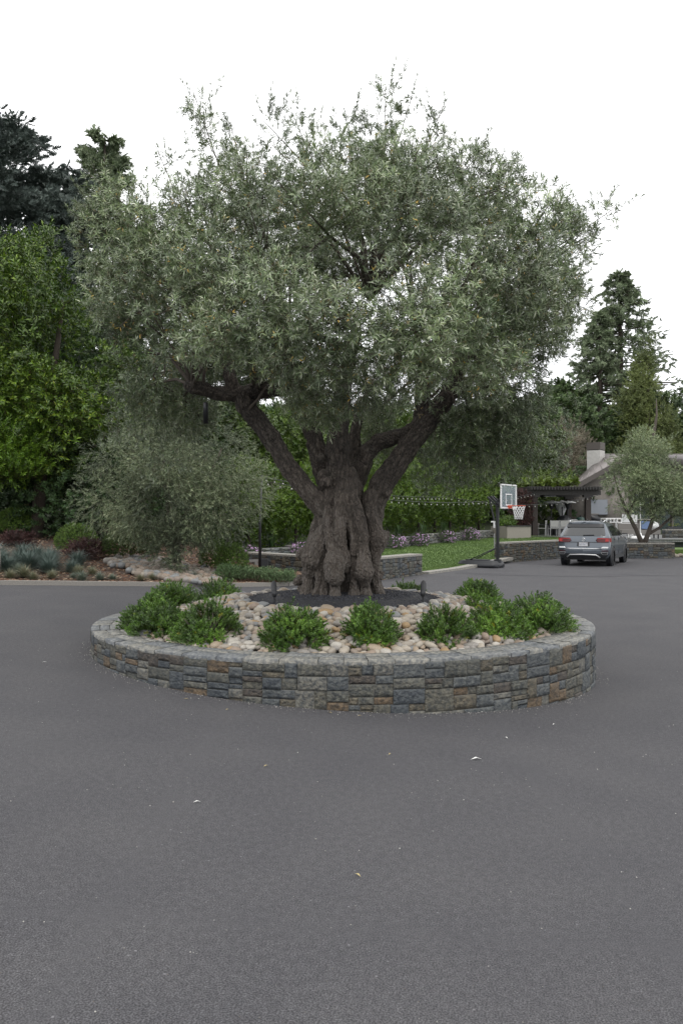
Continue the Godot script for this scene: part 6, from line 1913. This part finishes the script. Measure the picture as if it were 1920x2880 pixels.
func furniture() -> void:
	chair(12.33, 46.4, .05, "grey dining chair with its back to us, left of the pair beside the car roof")
	chair(12.94, 46.4, -.04, "grey sling dining chair with its back to us, second from the left")
	chair(13.52, 46.5, .03, "grey sling dining chair with its back mostly behind the car's roof")
	chair(11.95, 47.6, 1.2, "grey sling dining chair at the table's left end, turned sideways")
	chair(14.1, 46.5, -.03, "grey sling dining chair hidden but for its back top behind the car")
	var tb := thing("dining_table", "long dark dining table behind the grey sling chairs", "table", V(13.6, .7, 47.4))
	put("tabletop", boxm(Vector3(.2, .73, 0), Vector3(2.6, .04, .95)), M.sofa_grey, tb)
	for q in [[-1.0, -.4], [1.4, -.4], [-1.0, .4], [1.4, .4]]: put("leg", boxm(Vector3(q[0], .36, q[1]), Vector3(.06, .71, .06)), M.dark_metal, tb)
	# patio heaters
	for q in [[13.05, 49.6, "mushroom patio heater with black burner, left one under the pergola"], [14.3, 50.4, "mushroom patio heater behind the grills, right one under the pergola"]]:
		var h := thing("patio_heater", q[2], "patio heater", V(q[0], .7, q[1]), 0.0, "patio heaters under the pergola")
		put("base", cylm(Vector3(0, .35, 0), .24, .22, .7, 20), M.dark_metal, h)
		put("pole", cylm(Vector3(0, 1.15, 0), .035, .035, 1.0, 12), M.dark_metal, h)
		put("burner", cylm(Vector3(0, 1.80, 0), .09, .20, .36, 18), M.black_paint, h)
		var st := ST()
		lathe(st, [Vector2(.52, 2.0), Vector2(.5, 2.05), Vector2(.2, 2.12), Vector2(.01, 2.14)], 24)
		lathe(st, [Vector2(.01, 2.10), Vector2(.2, 2.08), Vector2(.52, 2.0)], 24)
		put("reflector", done(st, true), M.white_cloth, h)
	var um := thing("folded_parasol", "pale half-folded parasol hanging between the patio heaters", "parasol", V(14.05, .7, 50.9))
	var us := ST()
	lathe(us, [Vector2(.08, 1.15), Vector2(.16, 1.3), Vector2(.42, 1.9), Vector2(.5, 2.02), Vector2(.02, 2.2)], 8)
	put("canopy", done(us), M.white_cloth, um)
	put("pole", cylm(Vector3(0, 1.1, 0), .025, .025, 2.2, 10), M.dark_metal, um)
	put("base", cylm(Vector3(0, .04, 0), .3, .28, .08, 20), M.dark_metal, um)
	# grills
	var g := thing("kettle_grill", "large black domed grill, leftmost of the grills under the pergola", "grill", V(13.75, .7, 49.2))
	var gs := ST()
	ball(gs, Vector3(0, .78, 0), Vector3(.52, .45, .40), 20)
	put("dome", gs.commit(), M.black_paint, g)
	put("cabinet", boxm(Vector3(0, .36, 0), Vector3(1.2, .72, .6)), M.black_plastic, g)
	put("handle", tubem([Vector3(-.3, .9, .38), Vector3(0, .92, .44), Vector3(.3, .9, .38)], [.015, .015, .015], 8), M.steel, g)
	put("chimney_pipe", cylm(Vector3(-.1, 1.4, -.1), .045, .045, .7, 12), M.black_paint, g)
	var eg := thing("ceramic_grill", "rounded dark green ceramic grill between the black grill and the sloped hood", "grill", V(14.75, .7, 49.2))
	var es := ST()
	lathe(es, [Vector2(.14, .25), Vector2(.30, .4), Vector2(.35, .66), Vector2(.355, .72), Vector2(.36, .74), Vector2(.33, .92), Vector2(.24, 1.06), Vector2(.10, 1.12), Vector2(.01, 1.13)], 24)
	put("shell", done(es, true), M.grill_green, eg)
	put("band", torusm(Vector3(0, .72, 0), .355, .012), M.steel, eg)
	put("stand", cylm(Vector3(0, .15, 0), .3, .26, .3, 16), M.dark_metal, eg)
	put("vent_cap", cylm(Vector3(0, 1.17, 0), .06, .06, .08, 12), M.black_paint, eg)
	var pg := thing("pellet_grill", "black grill with a sloping side hood, rightmost of the grills under the pergola", "grill", V(15.5, .7, 49.4))
	put("body", boxm(Vector3(.3, .50, 0), Vector3(1.1, .56, .6)), M.black_plastic, pg)
	put("hood", slabm(Vector3(-.35, .75, .3), Vector3.RIGHT, Vector3.UP, [Vector2(0, .5), Vector2(.55, .52), Vector2(1.15, 0), Vector2(.4, 0)], -.6), M.black_paint, pg)
	put("hopper_lid", boxm(Vector3(0, 1.30, 0), Vector3(.72, .06, .5)), M.sofa_grey, pg)
	for q in [[-.15, .25], [.8, .25], [-.15, -.25], [.8, -.25]]: put("leg", boxm(Vector3(q[0], .12, q[1]), Vector3(.06, .24, .06)), M.dark_metal, pg)
	# counter, bar stools, sofa
	var bc := thing("bar_counter", "outdoor kitchen counter with pale top along the tan wall", "counter", V(18.2, .7, 50.5))
	put("cabinet", boxm(Vector3(0, .46, 0), Vector3(3.6, .92, .7)), M.fascia, bc)
	put("worktop", boxm(Vector3(0, .96, 0), Vector3(3.8, .07, .9)), M.paving, bc)
	var bt := thing("bar_table", "white framed bar table behind the car's roof rail", "table", V(14.75, .7, 43.6), .15)
	put("tabletop", boxm(Vector3(0, 1.03, 0), Vector3(.95, .05, .6)), M.white_paint, bt)
	put("lower_rail", boxm(Vector3(0, .82, .30), Vector3(.85, .04, .04)), M.white_paint, bt)
	for x in [-.43, -.2, 0.0, .2, .43]: put("leg", boxm(Vector3(x, .92 if absf(x) < .4 else .5, .30), Vector3(.045, .2 if absf(x) < .4 else 1.0, .045)), M.white_paint, bt)
	for k in [-1, 1]: put("rear_leg", boxm(Vector3(.43 * k, .5, -.3), Vector3(.05, 1.0, .05)), M.white_paint, bt)
	for i in 3:
		var b := thing("bar_stool", "white-framed bar stool, %s of the three beside the small olive's crown" % ["leftmost", "middle", "rightmost"][i], "stool", V(15.25 + i * .52, .7, 43.2 + i * .8), .3, "white bar stools")
		put("seat", boxm(Vector3(0, .76, 0), Vector3(.42, .04, .42)), M.white_paint, b)
		put("backrest", boxm(Vector3(0, 1.03, .20), Vector3(.44, .42, .03), Basis(Vector3.RIGHT, .1)), M.white_cloth, b)
		for q in [[-1, -1], [1, -1], [-1, 1], [1, 1]]: put("leg", boxm(Vector3(.2 * q[0], .38, .2 * q[1]), Vector3(.04, .76, .04)), M.white_paint, b)
		put("footrest", boxm(Vector3(0, .3, .2), Vector3(.4, .03, .03)), M.white_paint, b)
	var so := thing("garden_sofa", "low grey garden sofa on the terrace left of the small olive's trunk", "sofa", V(15.25, .7, 40.9), -.1)
	put("seat", boxm(Vector3(0, .34, 0), Vector3(1.9, .22, .9)), M.sofa_grey, so)
	put("backrest", boxm(Vector3(-.2, .58, -.36), Vector3(1.5, .38, .2)), M.sofa_grey, so)
	for q in [[-.85, -.38], [.85, -.38], [-.85, .38], [.85, .38]]: put("leg", boxm(Vector3(q[0], .11, q[1]), Vector3(.06, .23, .06)), M.dark_metal, so)
	tag(put("blue_cushion", boxm(V(15.62, 1.36, 41.0), Vector3(.42, .42, .18), Basis(Vector3.RIGHT, -.3) * Basis(Vector3.FORWARD, .1)), M.blue_cloth, self), "blue cushion leaning on the garden sofa beside the white one", "cushion")
	var wc := ST()
	ball(wc, Vector3.ZERO, Vector3(.30, .25, .14), 14)
	tag(put("white_cushion", wc.commit(), M.white_cloth, self, Transform3D(Basis(), V(16.02, 1.34, 41.0))), "white rounded cushion beside the blue one on the garden sofa", "cushion")
	var ps := thing("parasol_stand", "slim white parasol pole in a round white base on the terrace", "parasol stand", V(14.95, .7, 39.9))
	put("pole", cylm(Vector3(0, .95, 0), .025, .025, 1.9, 10), M.white_paint, ps)
	var pb := ST()
	lathe(pb, [Vector2(.46, 0), Vector2(.48, .06), Vector2(.40, .12), Vector2(.08, .16), Vector2(.05, .3), Vector2(.03, .3)], 24)
	put("base", done(pb, true), M.white_paint, ps)
	var rw := straight_wall("terrace_stone_wall", "low stone seat wall on the terrace behind the small olive's trunk", [Vector2(17.0, 41.9), Vector2(21.5, 41.9)], 1.16, .68, .4, .5, .25, true, [true, false])
	var pt := thing("flower_tray", "dark tray of yellow flowers on the terrace's seat wall at the right edge", "plant", V(17.55, 1.16, 42.1))
	put("tray", boxm(Vector3(0, .06, 0), Vector3(.7, .12, .24)), M.black_plastic, pt)
	var out := []
	var tint := []
	for i in 90:
		out.append(grow(Vector3(rf(-.32, .32), .14 + rf(0, .12), rf(-.1, .1)), Vector3(rf(-.4, .4), 1, rf(-.4, .4)), rf(.5, .8)))
		tint.append(Color(2.4, 1.7, .5) * rf(.7, 1.3))
	crown("flowers", pt, three("box"), M.matt_leaf, out, tint)

func lights_and_poles() -> void:
	var p := thing("lamp_post", "slim dark pole before the low stone wall, carrying the end of the string lights", "pole", V(-2.37, bedh(-2.37, 23.2), 23.2))
	put("shaft", tubem([Vector3.ZERO, Vector3(0, 1.4, 0), Vector3(.05, 2.75, 0)], [.045, .04, .035], 10), M.black_paint, p)
	put("foot_box", boxm(Vector3(.14, .16, .05), Vector3(.20, .32, .14)), M.black_plastic, p)
	var tap := thing("wall_socket", "grey weatherproof socket on the low stone wall left of the pole", "socket", V(-2.75, .40, 25.1))
	put("plate", boxm(Vector3(0, 0, 0), Vector3(.28, .08, .08)), M.steel, tap)
	put("cover", boxm(Vector3(.08, -.06, .0), Vector3(.1, .16, .1)), M.steel, tap)
	var runs := [[V(-2.32, 2.95, 23.2), V(5.0, 2.75, 37.5), .20, 34, "string of clear bulbs from the slim pole past the trunk towards the hedge, upper one"], [V(-2.32, 2.85, 23.2), V(11.5, 3.25, 47.2), .62, 44, "string of clear bulbs running from the slim pole to the pergola post"], [V(5.0, 2.75, 37.5), V(15.2, 3.15, 47.0), .50, 26, "string of clear bulbs draped across the pergola's front"]]
	for q in runs:
		var a: Vector3 = q[0]
		var b: Vector3 = q[1]
		var t := thing("string_lights", q[4], "string lights", a, 0.0, "string lights")
		var pts := []
		var rr := []
		for i in 25:
			var f := i / 24.0
			pts.append((b - a) * f - Vector3(0, q[2] * 4.0 * f * (1 - f), 0))
			rr.append(.008)
		put("cable", tubem(pts, rr, 4), M.black_paint, t)
		for i in q[3]:
			var f: float = (i + .5) / q[3]
			var at: Vector3 = (b - a) * f - Vector3(0, q[2] * 4.0 * f * (1 - f), 0)
			var st := ST()
			ball(st, Vector3(0, -.10, 0), Vector3(.027, .04, .027), 8)
			var bulb := put("bulb", st.commit(), M.bulb_glass, t, Transform3D(Basis(), at))
			put("socket", cylm(Vector3(0, -.035, 0), .016, .016, .06, 6), M.black_plastic, bulb)

func _ready() -> void:
	rng.seed = 12345
	wob.seed = 9
	wob.noise_type = FastNoiseLite.TYPE_SIMPLEX
	wob.fractal_octaves = 3
	# camera
	var cam := Camera3D.new()
	cam.name = "camera"
	cam.keep_aspect = Camera3D.KEEP_HEIGHT
	cam.fov = 65.48
	cam.near = 0.05
	cam.far = 2000.0
	cam.position = Vector3(0, 1.745, 0)
	cam.rotation_degrees = Vector3(0.44, 0, 0)
	add_child(cam)
	# a white overcast sky and the soft sun behind it
	var env := Environment.new()
	env.background_mode = Environment.BG_SKY
	var sm := ProceduralSkyMaterial.new()
	sm.sky_top_color = Color(1.0, 1.0, 1.0)
	sm.sky_horizon_color = Color(0.97, 0.98, 1.0)
	sm.sky_curve = 0.2
	sm.ground_bottom_color = Color(0.3, 0.3, 0.3)
	sm.ground_horizon_color = Color(0.5, 0.5, 0.5)
	sm.sky_energy_multiplier = 1.0
	var sky := Sky.new()
	sky.sky_material = sm
	env.sky = sky
	env.background_energy_multiplier = 1.72
	env.tonemap_mode = Environment.TONE_MAPPER_LINEAR
	env.tonemap_exposure = 1.0
	env.sdfgi_enabled = true
	env.ssao_enabled = true
	env.ssil_enabled = true
	var we := WorldEnvironment.new()
	we.name = "world"
	we.environment = env
	add_child(we)
	var sun := DirectionalLight3D.new()
	sun.name = "sun"
	sun.light_energy = 0.32
	sun.light_color = Color(1.0, 0.97, 0.93)
	sun.light_angular_distance = 25.0
	sun.shadow_enabled = true
	sun.sky_mode = DirectionalLight3D.SKY_MODE_LIGHT_ONLY
	sun.rotation_degrees = Vector3(-62, 20, 0)
	add_child(sun)
	make_materials()
	make_stone_meshes()
	make_pebble_meshes()
	make_twigs()
	var t0 := Time.get_ticks_msec()
	setting()
	planter()
	print("planter ", Time.get_ticks_msec() - t0)
	olive_tree()
	print("olive ", Time.get_ticks_msec() - t0)
	garden_back()
	garden_left()
	garden_right()
	print("garden ", Time.get_ticks_msec() - t0)
	house()
	pergola()
	hoop()
	car()
	planter_shrubs()
	furniture()
	spotlights()
	lights_and_poles()
	grit()
	litter()
	print("all ", Time.get_ticks_msec() - t0)
